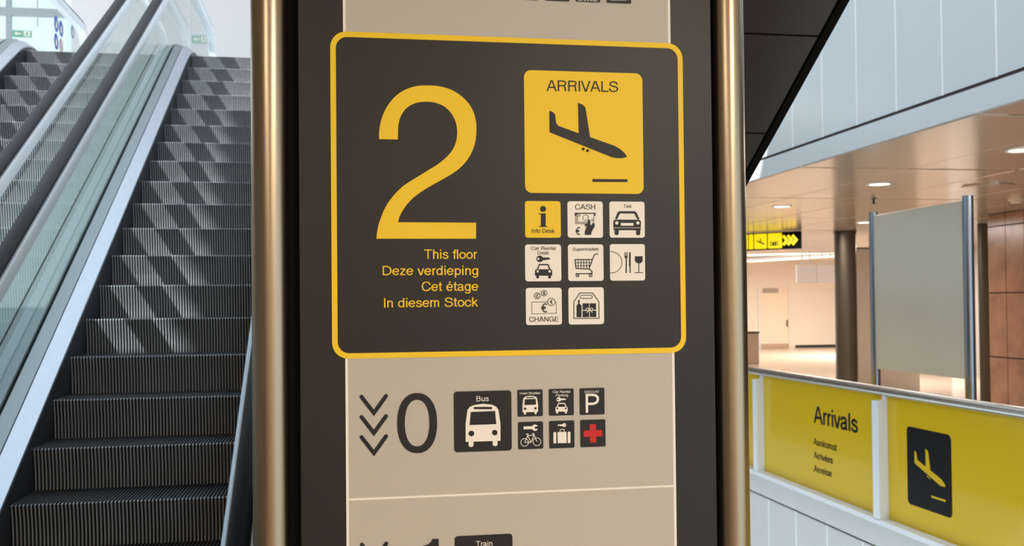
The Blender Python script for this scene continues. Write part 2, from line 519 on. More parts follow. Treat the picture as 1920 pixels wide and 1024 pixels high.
def ell(cx, cy, rx, ry, n=28):
    return [(cx + rx * math.cos(2 * math.pi * i / n), cy + ry * math.sin(2 * math.pi * i / n)) for i in range(n)]
_L = lambda *v: ('L', [(v[i], v[i + 1]) for i in range(0, len(v), 2)])
_C = lambda *v: ('C', [(v[i], v[i + 1]) for i in range(0, len(v), 2)])
_O = lambda cx, cy, rx, ry: ('O', ell(cx, cy, rx, ry))
GL = {
 ' ': (.34, []),
 'A': (.80, [_L(.05, 0, .375, 1), _L(.75, 0, .425, 1), _L(.17, .34, .63, .34)]),
 'B': (.80, [_L(.14, 0, .14, 1), _C(.14, .94, .42, .94, .58, .89, .63, .74, .57, .59, .42, .54, .14, .54), _C(.14, .54, .45, .54, .63, .47, .69, .30, .63, .13, .45, .06, .14, .06)]),
 'C': (.86, [_C(.77, .66, .70, .82, .58, .92, .43, .95, .26, .90, .14, .74, .10, .50, .14, .26, .26, .10, .43, .05, .58, .08, .70, .18, .78, .36)]),
 'D': (.86, [_L(.14, 0, .14, 1), _C(.14, .94, .40, .94, .60, .87, .72, .70, .76, .5, .72, .30, .60, .13, .40, .06, .14, .06)]),
 'E': (.78, [_L(.69, .94, .14, .94, .14, .06, .71, .06), _L(.14, .51, .65, .51)]),
 'G': (.92, [_C(.76, .68, .70, .83, .58, .92, .43, .95, .26, .90, .14, .74, .10, .5, .14, .26, .26, .1, .43, .05, .6, .1, .72, .22, .78, .4), _L(.80, 0, .80, .45, .46, .45)]),
 'H': (.84, [_L(.14, 0, .14, 1), _L(.70, 0, .70, 1), _L(.14, .53, .70, .53)]),
 'I': (.28, [_L(.14, 0, .14, 1)]),
 'L': (.66, [_L(.14, 1, .14, .06, .64, .06)]),
 'N': (.84, [_L(.14, 0, .14, 1), _L(.70, 0, .70, 1), _L(.14, .95, .70, .05)]),
 'O': (.92, [_O(.46, .5, .36, .45)]),
 'P': (.77, [_L(.14, 0, .14, 1), _C(.14, .94, .44, .94, .60, .90, .68, .82, .70, .71, .66, .58, .56, .50, .42, .47, .14, .47)]),
 'R': (.83, [_L(.14, 0, .14, 1), _C(.14, .94, .46, .94, .62, .90, .69, .82, .70, .72, .66, .60, .56, .53, .44, .51, .14, .51), _C(.44, .51, .58, .48, .65, .38, .66, .2, .68, .08, .72, 0)]),
 'S': (.79, [_C(.68, .70, .64, .85, .52, .93, .38, .95, .22, .91, .13, .80, .14, .66, .26, .58, .42, .53, .58, .48, .69, .39, .71, .26, .64, .13, .52, .07, .38, .05, .22, .09, .12, .18, .09, .33)]),
 'T': (.74, [_L(.03, .94, .71, .94), _L(.37, 0, .37, 1)]),
 'U': (.84, [_C(.14, 1, .14, .5, .15, .25, .24, .1, .42, .05, .60, .1, .69, .25, .70, .5, .70, 1)]),
 'V': (.74, [_L(.05, 1, .35, 0), _L(.69, 1, .39, 0)]),
 'a': (.62, [_C(.09, .50, .12, .61, .22, .675, .34, .675, .45, .61, .47, .48, .47, .15, .50, .07, .58, .065), _C(.47, .42, .36, .39, .20, .36, .09, .27, .09, .14, .18, .06, .31, .06, .42, .13, .47, .26)]),
 'c': (.58, [_C(.53, .48, .48, .60, .39, .67, .28, .68, .15, .61, .08, .46, .08, .27, .15, .12, .28, .05, .40, .07, .49, .15, .54, .28)]),
 'd': (.63, [_L(.50, 0, .50, 1), _O(.29, .365, .21, .31)]),
 'e': (.62, [_L(.09, .38, .54, .38), _C(.54, .38, .52, .54, .44, .65, .31, .68, .17, .61, .08, .46, .08, .27, .16, .12, .30, .05, .43, .09, .52, .22)]),
 'f': (.33, [_C(.36, .94, .27, .94, .20, .89, .185, .78, .185, .6, .185, 0), _L(.03, .68, .35, .68)]),
 'g': (.63, [_O(.29, .37, .21, .31), _C(.50, .73, .50, .3, .50, -.02, .47, -.15, .38, -.22, .26, -.23, .15, -.19, .10, -.10)]),
 'h': (.62, [_L(.13, 0, .13, 1), _C(.13, .45, .17, .59, .27, .67, .37, .67, .46, .61, .49, .48, .49, 0)]),
 'i': (.26, [_L(.13, 0, .13, .73), _L(.13, .86, .13, 1)]),
 'k': (.56, [_L(.13, 0, .13, 1), _L(.50, .73, .13, .30), _L(.25, .45, .54, 0)]),
 'l': (.26, [_L(.13, 0, .13, 1)]),
 'm': (.92, [_L(.13, 0, .13, .73), _C(.13, .48, .17, .60, .26, .67, .35, .67, .43, .61, .45, .5, .45, 0), _C(.45, .48, .49, .60, .58, .67, .67, .67, .75, .61, .77, .5, .77, 0)]),
 'n': (.62, [_L(.13, 0, .13, .73), _C(.13, .45, .17, .59, .27, .67, .37, .67, .46, .61, .49, .48, .49, 0)]),
 'o': (.62, [_O(.31, .365, .235, .31)]),
 'p': (.63, [_L(.13, -.27, .13, .73), _O(.34, .365, .21, .31)]),
 'r': (.38, [_L(.13, 0, .13, .73), _C(.13, .42, .17, .57, .25, .66, .37, .67)]),
 's': (.56, [_C(.47, .52, .43, .62, .34, .67, .24, .67, .14, .61, .11, .53, .16, .44, .28, .39, .40, .35, .48, .28, .49, .18, .43, .09, .33, .05, .22, .06, .12, .12, .08, .24)]),
 't': (.35, [_C(.17, .94, .17, .5, .17, .2, .19, .1, .25, .065, .34, .07), _L(.03, .67, .33, .67)]),
 'u': (.62, [_L(.49, 0, .49, .73), _C(.13, .73, .13, .25, .15, .12, .24, .06, .35, .06, .45, .14, .49, .28)]),
 'v': (.55, [_L(.05, .73, .26, 0), _L(.50, .73, .29, 0)]),
 'x': (.53, [_L(.04, 0, .48, .73), _L(.04, .73, .48, 0)]),
 'z': (.54, [_L(.05, .67, .48, .67), _L(.46, .67, .07, .06), _L(.04, .06, .50, .06)]),
 '€': (.72, [_C(.70, .86, .58, .94, .44, .94, .30, .84, .21, .66, .19, .50, .21, .34, .30, .16, .44, .06, .58, .06, .70, .14), _L(.04, .58, .58, .58), _L(.04, .42, .55, .42)]),
 '£': (.66, [_C(.56, .76, .50, .90, .38, .95, .26, .88, .22, .74, .27, .55, .29, .38, .25, .20, .12, .06), _L(.10, .06, .60, .06), _L(.08, .50, .48, .50)]),
 '$': (.66, [_C(.56, .70, .50, .82, .34, .87, .18, .80, .14, .68, .24, .56, .42, .48, .54, .38, .55, .25, .46, .15, .33, .12, .18, .17, .10, .30), _L(.33, 0, .33, 1)]),
}
GL['é'] = (GL['e'][0], GL['e'][1] + [_L(.27, .82, .38, 1.0)])

class Print:
    """flat print on a surface: shapes are given in photo pixels or in the surface's own (a, b) metres"""
    def __init__(self, to2d, to3d): self.to2d, self.to3d = to2d, to3d; self.polys = []; self.sid = 0
    def add(self, pts2, m, layer, new=True):
        if new: self.sid += 1                       # every stroke lies a hair above the one before, so none share a plane
        self.polys.append((pts2, m, layer + (self.sid % 24) * 0.035))
    def px(self, pts, T=None):
        return [self.to2d(*(T(*p) if T else p)) for p in pts]
    def poly(self, pts, m, layer=1, T=None, new=True): self.add(self.px(pts, T), m, layer, new)
    def disc(self, cx, cy, r, m, layer=1, T=None, ry=None): self.poly(ell(cx, cy, r, ry or r, 24), m, layer, T)
    def ring(self, cx, cy, r, w, m, layer=1, T=None): self.line(ell(cx, cy, r, r, 28), w, m, layer, T, True)
    def line(self, pts, w, m, layer=1, T=None, closed=False):
        self.sid += 1
        for q in ribbon_quads(pts, w, closed): self.poly(q, m, layer, T, False)
    def rrect(self, x0, y0, x1, y1, r, m, layer=1, T=None): self.poly(rr(x0, y0, x1, y1, r), m, layer, T)
    def rrect2(self, a0, b0, a1, b1, r, m, layer=0): self.add(rr(a0, b0, a1, b1, r), m, layer)
    def text(self, s, xl, yl, xr, yr, cap, m, layer=2, weight=.12):
        """baseline from pixel (xl, yl) to (xr, yr), capital height in pixels"""
        A, B = self.to2d(xl, yl), self.to2d(xr, yr); Ct = self.to2d(xl, yl - cap)
        capm = abs(Ct[1] - A[1])
        x = 0; strokes = []; lo, hi = 1e9, -1e9
        for ch in s:
            adv, st = GL[ch]
            for kind, pts in st:
                pp = [(px_ + x, py_) for px_, py_ in pts]
                lo = min(lo, min(p[0] for p in pp) - weight / 2); hi = max(hi, max(p[0] for p in pp) + weight / 2)
                strokes.append((kind, pp))
            x += adv
        sx = (B[0] - A[0]) / (hi - lo)
        for kind, pp in strokes:
            pts = catmull(pp, 4) if kind == 'C' else pp
            self.sid += 1
            for q in ribbon_quads(pts, weight, kind == 'O'):
                self.add([(A[0] + (u - lo) * sx, A[1] + (B[1] - A[1]) * (u - lo) / (hi - lo) + v * capm) for u, v in q], m, layer, False)
    def build(self, name, parent, origin):
        vs, fs, mi, mats = [], [], [], []
        for pts, m, layer in self.polys:
            if m not in mats: mats.append(m)
            b = len(vs)
            vs += [Vector(self.to3d(a, c, layer)) - origin for a, c in pts]
            fs.append(tuple(range(b, len(vs)))); mi.append(mats.index(m))
        o = mesh_obj(name, vs, fs, mats, parent, mat_idx=mi, recalc=False)
        return o
def rr(x0, y0, x1, y1, r, n=6):
    out = []
    sx = 1 if x1 > x0 else -1; sy = 1 if y1 > y0 else -1
    for cx, cy, a0 in ((x1 - sx * r, y1 - sy * r, 0), (x0 + sx * r, y1 - sy * r, 90), (x0 + sx * r, y0 + sy * r, 180), (x1 - sx * r, y0 + sy * r, 270)):
        for i in range(n + 1):
            a = math.radians(a0 + 90 * i / n)
            out.append((cx + sx * r * math.cos(a), cy + sy * r * math.sin(a)))
    return out

# ================================================================== directory totem
TY = 2.0
T0 = Vector((0.345, TY + 0.05, 0.0))
TOT = empty('directory_sign', T0, 'tall dark brown floor directory sign framed by two brushed steel tubes', 'sign')
def S2(x, y): p = on_y(x, y, TY); return (p.x, p.z)
def S3(a, b, layer): return (a, TY - 0.0006 * layer, b)
def sign_print(): return Print(S2, S3)
def on_tot(o): return reparent(o, TOT)
TOPZ = 2.95
pl, pr = S2(562, 512)[0], S2(1338, 512)[0]
on_tot(box('sign_panel', (pl, TY + 0.0004, 0.06), (pr, TY + 0.09, TOPZ), M_DARK))
for xa, xb, nm in ((468.6, 543, 'post'), (1345, 1409, 'post')):
    a, b = S2(xa, 512)[0], S2(xb, 512)[0]
    r = (b - a) / 2 * 0.985
    o = tube(nm, [((a + b) / 2, TY + 0.03, 0.0), ((a + b) / 2, TY + 0.03, TOPZ + 0.05)], r, M_STEEL, seg=48)
    on_tot(o)
    cap = tube('post_cap', [((a + b) / 2, TY + 0.03, TOPZ + 0.05), ((a + b) / 2, TY + 0.03, TOPZ + 0.062)], r * 0.9, M_STEEL, seg=32); cap.parent = o
    bs = tube('base_flange', [((a + b) / 2, TY + 0.03, 0.0), ((a + b) / 2, TY + 0.03, 0.012)], r * 1.8, M_STEEL, seg=32); bs.parent = o
    rec_a = (b - 0.012, pl) if xa < 800 else (pr, a + 0.012)
    on_tot(box('shadow_gap', (min(rec_a) - 0.0, TY + 0.022, 0.06), (max(rec_a) + 0.0, TY + 0.08, TOPZ), M_BLACK))  # near-black box, the shade of the recess put into its colour
on_tot(box('base_plate', (pl - 0.02, TY - 0.02, 0.0), (pr + 0.02, TY + 0.13, 0.06), M_COLUMN))

# beige floor list with its off-white edges
wl0, wl1 = S2(645.5, 400)[0] - 0.0, S2(651, 400)[0]
wr0, wr1 = S2(1256.6, 400)[0], S2(1261.3, 400)[0]
ZTOPF, ZBOTF = S2(960, 75)[1], S2(960, 664)[1]
yl, yr = S2(620.9, 370)[0], S2(1282.6, 370)[0]
yt, yb = (S2(650, 60.3)[1] + S2(1246, 80.3)[1]) / 2, (S2(656, 673.6)[1] + S2(1252.5, 661)[1]) / 2
for (z0, z1) in ((yt - 0.01, TOPZ - 0.10), (0.55, yb + 0.01)):
    P = sign_print()
    P.add([(wl0, z0), (wr1, z0), (wr1, z1), (wl0, z1)], M_OFFWHITE, 0)
    if z1 > 2: P.add([(wl1, z0), (wr0, z0), (wr0, z1), (wl1, z1)], M_BEIGE, 1)
    else:
        zc = (S2(655, 937)[1] + S2(1265, 911)[1]) / 2
        hw = 0.0022
        P.add([(wl1, zc + hw), (wr0, zc + hw), (wr0, z1), (wl1, z1)], M_BEIGE, 1)
        pitch = yb - zc
        zz = zc
        while zz > z0 + 0.05:
            zn = max(zz - 0.300, z0)
            P.add([(wl1, zn + hw), (wr0, zn + hw), (wr0, zz - hw), (wl1, zz - hw)], M_BEIGE, 1); zz = zn
    on_tot(P.build('floor_list', None, Vector((0, 0, 0))))
# yellow frame of the current floor
P = sign_print()
fw = 0.0108
outer = rr(yl, yb, yr, yt, 0.032, 8); inner = rr(yl + fw, yb + fw, yr - fw, yt - fw, 0.0225, 8)
P.add(rr(yl + 0.004, yb + 0.004, yr - 0.004, yt - 0.004, 0.03, 8), M_DARK, 2)
for i in range(len(outer)):
    j = (i + 1) % len(outer)
    P.add([outer[i], outer[j], inner[j], inner[i]], M_YELLOW, 3, False)
on_tot(P.build('yellow_frame', None, Vector((0, 0, 0))))['label'] = 'yellow outlined rounded frame around the arrivals floor'

LY = 3
def crop(x0, y0, s): return lambda u, v: (x0 + u / s, y0 + v / s)
cA = crop(940, 100, 4.2667); cB = crop(960, 360, 7.111); cC = crop(960, 500, 7.111); cD = crop(970, 440, 7.68)
cE = crop(1060, 370, 12.8); cF = crop(650, 700, 5.486); cG = crop(950, 700, 6.4); cH = crop(690, 140, 3.2)
def affine(src, dst, T):
    (a0, b0, a1, b1), (c0, d0, c1, d1) = src, dst
    return lambda u, v: T(c0 + (u - a0) / (a1 - a0) * (c1 - c0), d0 + (v - b0) / (b1 - b0) * (d1 - d0))

# big figure 2
P = sign_print()
two_o = catmull([(67, 388), (67, 340), (80, 270), (110, 200), (160, 135), (220, 93), (290, 70), (350, 66), (420, 70), (490, 88), (550, 122), (600, 170), (632, 225), (648, 290), (649, 350), (642, 410), (620, 470), (585, 525), (540, 570), (480, 610), (400, 655), (320, 703), (260, 750), (215, 805), (190, 850), (180, 886)], 4)
two_i = catmull([(50, 985), (58, 925), (75, 865), (105, 795), (150, 730), (210, 670), (290, 618), (360, 575), (430, 530), (490, 475), (520, 425), (533, 375), (533, 320), (520, 270), (490, 222), (450, 188), (400, 169), (350, 164), (300, 168), (255, 185), (218, 215), (192, 262), (181, 315), (179, 390)], 4)
P.poly(two_o + [(648, 889), (648, 985)] + two_i, M_YELLOW, LY, cH)
on_tot(P.build('floor_number', None, Vector((0, 0, 0))))['label'] = 'large yellow figure 2'
P = sign_print()
P.text('This floor', 794, 485.6, 895.6, 485.6, 17.8, M_YELLOW, LY, .115)
P.text('Deze verdieping', 717.5, 516.3, 896.4, 515.7, 17.6, M_YELLOW, LY, .115)
P.text('Cet étage', 790.6, 546, 896.4, 545.4, 17.8, M_YELLOW, LY, .115)
P.text('In diesem Stock', 720, 576.8, 896.4, 574.8, 17.6, M_YELLOW, LY, .115)
on_tot(P.build('floor_caption', None, Vector((0, 0, 0))))['label'] = 'four lines of yellow lettering: This floor, Deze verdieping, Cet étage, In diesem Stock'

def tile(x0, y0, x1, y1, m, r, label, name='pictogram_tile', layer=LY):
    P = sign_print()
    a0, b0 = S2(x0, y0); a1, b1 = S2(x1, y1)
    P.add(rr(a0, b1, a1, b0, r), m, layer)
    o = on_tot(P.build(name, None, Vector((0, 0, 0))))
    o['label'] = label
    return o
def sym(P, parent, name='pictogram'):
    o = P.build(name, parent, Vector((0, 0, 0)))
    return o
L1, L2, L3 = LY + 1, LY + 2, LY + 3
PLANE = [(382, 462), (400, 466), (420, 480), (430, 497), (434, 545), (440, 565), (455, 582), (617, 642), (611, 398), (640, 408), (660, 422), (672, 440), (708, 672), (905, 742), (945, 765), (980, 795), (1000, 822), (998, 833), (960, 840), (910, 839), (880, 832), (384, 633)]

t = tile(982, 131.5, 1206.5, 364, M_YELLOW, 0.0145, 'large yellow arrivals tile with a landing aeroplane')
P = sign_print()
P.poly(PLANE, M_INK, L1, cA); P.disc(653, 767, 12, M_INK, L1, cA); P.disc(688, 780, 12, M_INK, L1, cA)
P.poly([(1110.5, 336), (1176, 336.5), (1176, 341.6), (1110.5, 341.4)], M_INK, L1)
P.text('ARRIVALS', 1024.4, 171, 1158.4, 173.2, 20.2, M_INK, L1, .11)
sym(P, t)

t = tile(983.8, 377, 1051.4, 446, M_YELLOW, 0.0055, 'yellow info desk tile')
P = sign_print()
P.disc(411, 228, 40, M_INK, L1, cB)
P.poly([(350, 287), (447, 287), (447, 458), (470, 458), (470, 468), (357, 468), (357, 458), (382, 458), (382, 297), (350, 297)], M_INK, L1, cB)
P.text('Info Desk', 996.8, 436.9, 1039.9, 436.9, 7.8, M_INK, L1, .11); sym(P, t)

t = tile(1063.4, 377.5, 1130.4, 446, M_OFFWHITE, 0.0055, 'white cash tile with a hand taking banknotes')
P = sign_print()
P.text('CASH', 1078, 393.2, 1115.5, 393.2, 10, M_INK, L1, .11)
P.poly([(222, 375), (718, 375), (718, 450), (680, 450), (680, 398), (290, 400), (290, 410), (235, 455), (222, 448)], M_INK, L1, cE)
for pts in ([(240, 455), (240, 640), (530, 640)], [(265, 440), (265, 618), (530, 618)], [(290, 405), (290, 592), (530, 592)], [(680, 450), (672, 600)]): P.line(pts, 9, M_INK, L1, cE)
P.ring(480, 490, 66, 10, M_INK, L1, cE); P.ring(330, 437, 23, 8, M_INK, L1, cE); P.ring(640, 550, 23, 8, M_INK, L1, cE)
P.poly([(465, 905), (465, 830), (490, 740), (520, 690), (530, 620), (535, 555), (548, 538), (560, 535), (575, 540), (585, 555), (590, 620), (592, 670), (615, 680), (640, 640), (670, 600), (690, 640), (697, 680), (690, 715), (650, 775), (615, 850), (612, 905)], M_INK, L2, cE)
P.poly([(460, 640), (520, 640), (525, 680), (490, 705), (466, 695)], M_INK, L1, cE)
P.text('€', 1060 + 232 / 12.8, 370 + 905 / 12.8, 1060 + 362 / 12.8, 370 + 905 / 12.8, 187 / 12.8, M_INK, L1, .13); sym(P, t)

def taxi(P, T, fg, bg, l1, l2):
    P.poly([(1370, 362), (1405, 275), (1425, 258), (1635, 258), (1655, 275), (1697, 365), (1665, 365), (1630, 295), (1620, 288), (1440, 288), (1430, 295), (1400, 362)], fg, l1, T)
    P.poly([(1347, 395), (1355, 378), (1375, 370), (1690, 372), (1708, 382), (1714, 400), (1714, 475), (1347, 475)], fg, l1, T)
    P.poly([(1350, 482), (1714, 482), (1710, 512), (1352, 510)], fg, l1, T)
    P.rrect(1365, 500, 1418, 576, 22, fg, l1, T); P.rrect(1650, 500, 1705, 577, 22, fg, l1, T)
    P.disc(1391, 415, 22, bg, l2, T); P.disc(1672, 415, 22, bg, l2, T)
    P.poly([(1445, 415), (1613, 415), (1613, 452), (1445, 452)], bg, l2, T)
t = tile(1142, 378, 1208.6, 445.9, M_OFFWHITE, 0.0055, 'white taxi tile')
P = sign_print(); P.text('Taxi', 1167.9, 389.6, 1183.2, 389.6, 6, M_INK, L1, .11); taxi(P, cB, M_INK, M_OFFWHITE, L1, L2); sym(P, t)

def key(P, T, fg, bg, l1, l2):
    P.disc(320, 350, 47, fg, l1, T)
    P.poly([(350, 331), (455, 331), (470, 350), (455, 362), (440, 358), (430, 366), (415, 360), (400, 369), (350, 369)], fg, l1, T)
    P.disc(299, 350, 15, bg, l2, T)
def car(P, T, fg, bg, l1, l2):
    P.poly([(278, 502), (305, 430), (315, 423), (435, 423), (447, 430), (478, 502), (455, 502), (432, 442), (318, 442), (298, 502)], fg, l1, T)
    P.poly([(253, 515), (270, 500), (480, 500), (498, 515), (498, 592), (253, 592)], fg, l1, T)
    P.rrect(270, 580, 308, 632, 16, fg, l1, T); P.rrect(442, 580, 482, 632, 16, fg, l1, T)
    P.disc(289, 530, 18, bg, l2, T); P.disc(460, 530, 18, bg, l2, T)
t = tile(984, 458.6, 1052.3, 527.4, M_OFFWHITE, 0.0055, 'white car rental desk tile')
P = sign_print(); key(P, cD, M_INK, M_OFFWHITE, L1, L2); car(P, cD, M_INK, M_OFFWHITE, L1, L2)
P.text('Car Rental', 995.4, 468.9, 1041.4, 468.9, 6.5, M_INK, L1, .11); P.text('Desk', 1007.8, 477.5, 1028.9, 477.5, 6.5, M_INK, L1, .11); sym(P, t)

t = tile(1064.4, 458.3, 1131.5, 526.8, M_OFFWHITE, 0.0055, 'white supermarket tile with a trolley')
P = sign_print(); P.text('Supermarket', 1073.3, 470.3, 1121.7, 470.3, 6.1, M_INK, L1, .11)
P.line([(1160, 275), (1105, 290), (1030, 490), (1070, 530), (1072, 560), (835, 565)], 14, M_INK, L1, cD)
P.line([(1080, 360), (828, 360), (842, 488), (1032, 497)], 14, M_INK, L1, cD)
for x in (872, 912, 952, 992, 1030): P.line([(x, 360), (x + 2, 492 if x < 1000 else 470)], 9, M_INK, L1, cD)
P.line([(832, 405), (1062, 405)], 9, M_INK, L1, cD); P.line([(838, 450), (1045, 450)], 9, M_INK, L1, cD)
P.ring(862, 588, 19, 13, M_INK, L1, cD); P.ring(1052, 588, 19, 13, M_INK, L1, cD); sym(P, t)

t = tile(1142.8, 457.9, 1209.3, 526.1, M_OFFWHITE, 0.0055, 'white restaurant tile with plate, cutlery and wine glass')
P = sign_print()
P.line([(1330, 248)] + [(1350 + 153 * math.sin(math.radians(a)), 400 - 153 * math.cos(math.radians(a))) for a in range(0, 181, 10)] + [(1332, 553)], 8, M_INK, L1, cD)
P.poly([(1537, 255), (1545, 255), (1548, 310), (1556, 310), (1556, 255), (1564, 255), (1564, 310), (1572, 310), (1574, 255), (1582, 255), (1582, 325), (1572, 345), (1572, 553), (1555, 553), (1555, 345), (1540, 330)], M_INK, L1, cD)
P.poly([(1605, 270), (1615, 252), (1628, 258), (1628, 553), (1613, 553), (1613, 460), (1603, 450)], M_INK, L1, cD)
P.poly([(1688, 313), (1800, 313), (1800, 375), (1788, 400), (1765, 413), (1751, 415), (1751, 543), (1805, 543), (1805, 553), (1685, 553), (1685, 543), (1740, 543), (1740, 415), (1715, 408), (1695, 390), (1688, 370)], M_INK, L1, cD); sym(P, t)

t = tile(985.4, 540, 1053.4, 608.8, M_OFFWHITE, 0.0055, 'white currency change tile')
P = sign_print()
P.line([(260, 473), (587, 471), (588, 622), (266, 630)], 6, M_INK, L1, cC, True)
P.disc(521, 470, 52, M_OFFWHITE, L2, cC)
for cx, cy, r in ((333, 390, 38), (424, 354, 38), (521, 470, 49)): P.ring(cx, cy, r, 7, M_INK, L3, cC)
def inpx(T, u0, v0, u1, v1): a = T(u0, v1); b = T(u1, v1); return a[0], a[1], b[0], b[1]
P.text('£', *inpx(cC, 317, 0, 350, 412), 44 / 7.111, M_INK, L3, .15); P.text('$', *inpx(cC, 410, 0, 438, 380), 50 / 7.111, M_INK, L3, .15)
P.text('€', *inpx(cC, 501, 0, 542, 500), 60 / 7.111, M_INK, L3, .15); P.text('€', *inpx(cC, 383, 0, 467, 610), 120 / 7.111, M_INK, L2, .13)
P.text('CHANGE', 992, 603.6, 1047.6, 603, 9.5, M_INK, L1, .11); sym(P, t)

t = tile(1065.2, 539.2, 1132.3, 607.8, M_OFFWHITE, 0.0055, 'white shopping tile with a bag, bottle and wrapped gift')
P = sign_print()
P.line([(822, 692), (822, 470), (900, 352), (1072, 352), (1155, 468), (1157, 690)], 10, M_INK, L1, cC, True)
P.line(rr(905, 383, 1067, 424, 20), 9, M_INK, L1, cC, True)
P.poly([(858, 675), (858, 520), (868, 505), (880, 495), (882, 470), (876, 468), (876, 447), (902, 447), (902, 468), (896, 470), (898, 495), (912, 505), (923, 520), (923, 675)], M_INK, L1, cC)
for q in ((938, 490, 1022, 578), (1032, 490, 1117, 577), (938, 590, 1024, 675), (1034, 588, 1119, 672)): P.poly([(q[0], q[1]), (q[2], q[1]), (q[2], q[3]), (q[0], q[3])], M_INK, L1, cC)
for cx in (1002, 1056): P.line(ell(cx, 568, 20, 15, 16), 8, M_OFFWHITE, L2, cC, True)
P.line([(1027, 578), (990, 614)], 10, M_OFFWHITE, L2, cC); P.line([(1030, 578), (1070, 612)], 10, M_OFFWHITE, L2, cC); sym(P, t)

# level 0 row
P = sign_print()
def chevron(P, a, b, c):
    b = (b[0], b[1] + 0.6)
    P.line([a, b, c], 7.4, M_INK, LY)
    for q in (a, c): P.disc(q[0], q[1], 3.7, M_INK, LY)
    P.disc(b[0], b[1] - 0.6, 3.6, M_INK, LY)
for v in (((677.8, 744), (701, 773.6), (723.8, 742.5)), ((678, 781.8), (701, 811.2), (723.8, 780.3)), ((678, 819.6), (701.2, 849), (724, 817.8))): chevron(P, *v)
on_tot(P.build('chevron_arrows', None, Vector((0, 0, 0))))['label'] = 'three black chevrons pointing down beside the figure 0'
P = sign_print()
def sell(cx, cy, rx, ry, e=2.25, n=48):
    return [(cx + rx * math.copysign(abs(math.cos(a)) ** (2 / e), math.cos(a)), cy + ry * math.copysign(abs(math.sin(a)) ** (2 / e), math.sin(a))) for a in [2 * math.pi * i / n for i in range(n)]]
o_, i_ = sell(782.1, 793.3, 37.4, 56.3), sell(782, 793.2, 23, 43.6)
for i in range(48):
    j = (i + 1) % 48; P.poly([o_[i], o_[j], i_[j], i_[i]], M_INK, LY, None, False)
on_tot(P.build('floor_number', None, Vector((0, 0, 0))))['label'] = 'black figure 0'
P = sign_print()
chevron(P, (678.5, 1021), (702, 1051), (724.3, 1019)); chevron(P, (678.7, 1058.5), (702, 1088.5), (724.5, 1056.5)); chevron(P, (679, 1096), (702.2, 1126), (724.8, 1094))
on_tot(P.build('chevron_arrows', None, Vector((0, 0, 0))))['label'] = 'three black chevrons pointing down beside the figure minus one'
P = sign_print()
P.poly([(810.8, 1010.2), (822.4, 1010), (823.8, 1121), (809.6, 1121), (808.8, 1032), (790, 1033), (790, 1024), (802, 1021), (808, 1016)], M_INK, LY)
P.poly([(748, 1066), (778, 1065.6), (778, 1075), (748, 1075.4)], M_INK, LY)
on_tot(P.build('floor_number', None, Vector((0, 0, 0))))['label'] = 'black figure minus one at the bottom edge'

def bus(P, T, fg, bg, l1, l2):
    P.poly([(1222, 705), (1222, 520), (1240, 380), (1265, 345), (1310, 325), (1400, 313), (1490, 322), (1535, 342), (1558, 372), (1580, 515), (1580, 693)], fg, l1, T)
    P.rrect(1253, 690, 1303, 757, 22, fg, l1, T); P.rrect(1500, 682, 1550, 748, 22, fg, l1, T)
    P.rrect(1305, 345, 1493, 368, 10, bg, l2, T)
    P.poly([(1275, 397), (1525, 387), (1537, 522), (1263, 531)], bg, l2, T)
    P.disc(1281, 618, 29, bg, l2, T); P.disc(1521, 609, 28, bg, l2, T)
t = tile(850.5, 734.4, 959.5, 844.4, M_INK, 0.0065, 'large dark bus tile')
P = sign_print(); bus(P, cF, M_OFFWHITE, M_INK, L1, L2); P.text('Bus', 893, 752.6, 916, 752, 10, M_OFFWHITE, L1, .11); sym(P, t)
t = tile(969.8, 731, 1017.7, 780, M_INK, 0.003, 'small dark hotel shuttles tile')
P = sign_print(); bus(P, affine((1222, 313, 1580, 757), (188, 268, 373, 495), cG), M_OFFWHITE, M_INK, L1, L2)
P.text('Hotel Shuttles', 974.5, 739.6, 1012.5, 738.8, 4.2, M_OFFWHITE, L1, .12); sym(P, t)
t = tile(1028.6, 729.4, 1075.8, 778.3, M_INK, 0.003, 'small dark car rental parking tile')
P = sign_print(); car(P, affine((253, 423, 498, 632), (582, 355, 728, 483), cG), M_OFFWHITE, M_INK, L1, L2)
key(P, affine((273, 303, 470, 397), (594, 285, 710, 340), cG), M_OFFWHITE, M_INK, L1, L2)
P.text('Car Rental', 1035.9, 737, 1068.3, 736.3, 4.6, M_OFFWHITE, L1, .12); P.text('Parking', 1042, 743.5, 1064.5, 743, 4.6, M_OFFWHITE, L1, .12); sym(P, t)
t = tile(1086.3, 728, 1133.3, 776.8, M_INK, 0.003, 'small dark discount parking tile with a letter P')
P = sign_print(); P.text('P', 1097.7, 774, 1122.9, 773.4, 35.4, M_OFFWHITE, L1, .125); P.text('DISCOUNT', 1095.6, 737.2, 1123.4, 736.6, 4.4, M_OFFWHITE, L1, .11); sym(P, t)
t = tile(970.8, 791.4, 1018.4, 841.1, M_INK, 0.003, 'small dark bicycle repair tile with a spanner')
P = sign_print()
P.line([(200, 655), (315, 651)], 34, M_OFFWHITE, L1, cG); P.disc(338, 652, 38, M_OFFWHITE, L1, cG); P.poly([(335, 640), (380, 632), (380, 668), (335, 664)], M_INK, L2, cG)
P.ring(213, 828, 46, 7, M_OFFWHITE, L1, cG); P.ring(360, 820, 46, 7, M_OFFWHITE, L1, cG)
for pts in ([(213, 828), (250, 745), (325, 743), (290, 827), (213, 828)], [(240, 727), (290, 827)], [(318, 722), (360, 820)], [(230, 727), (258, 726)], [(300, 722), (322, 722), (328, 738)]): P.line(pts, 8, M_OFFWHITE, L1, cG)
sym(P, t)
t = tile(1029.2, 789.4, 1076.9, 839.2, M_INK, 0.003, 'small dark luggage lockers tile')
P = sign_print()
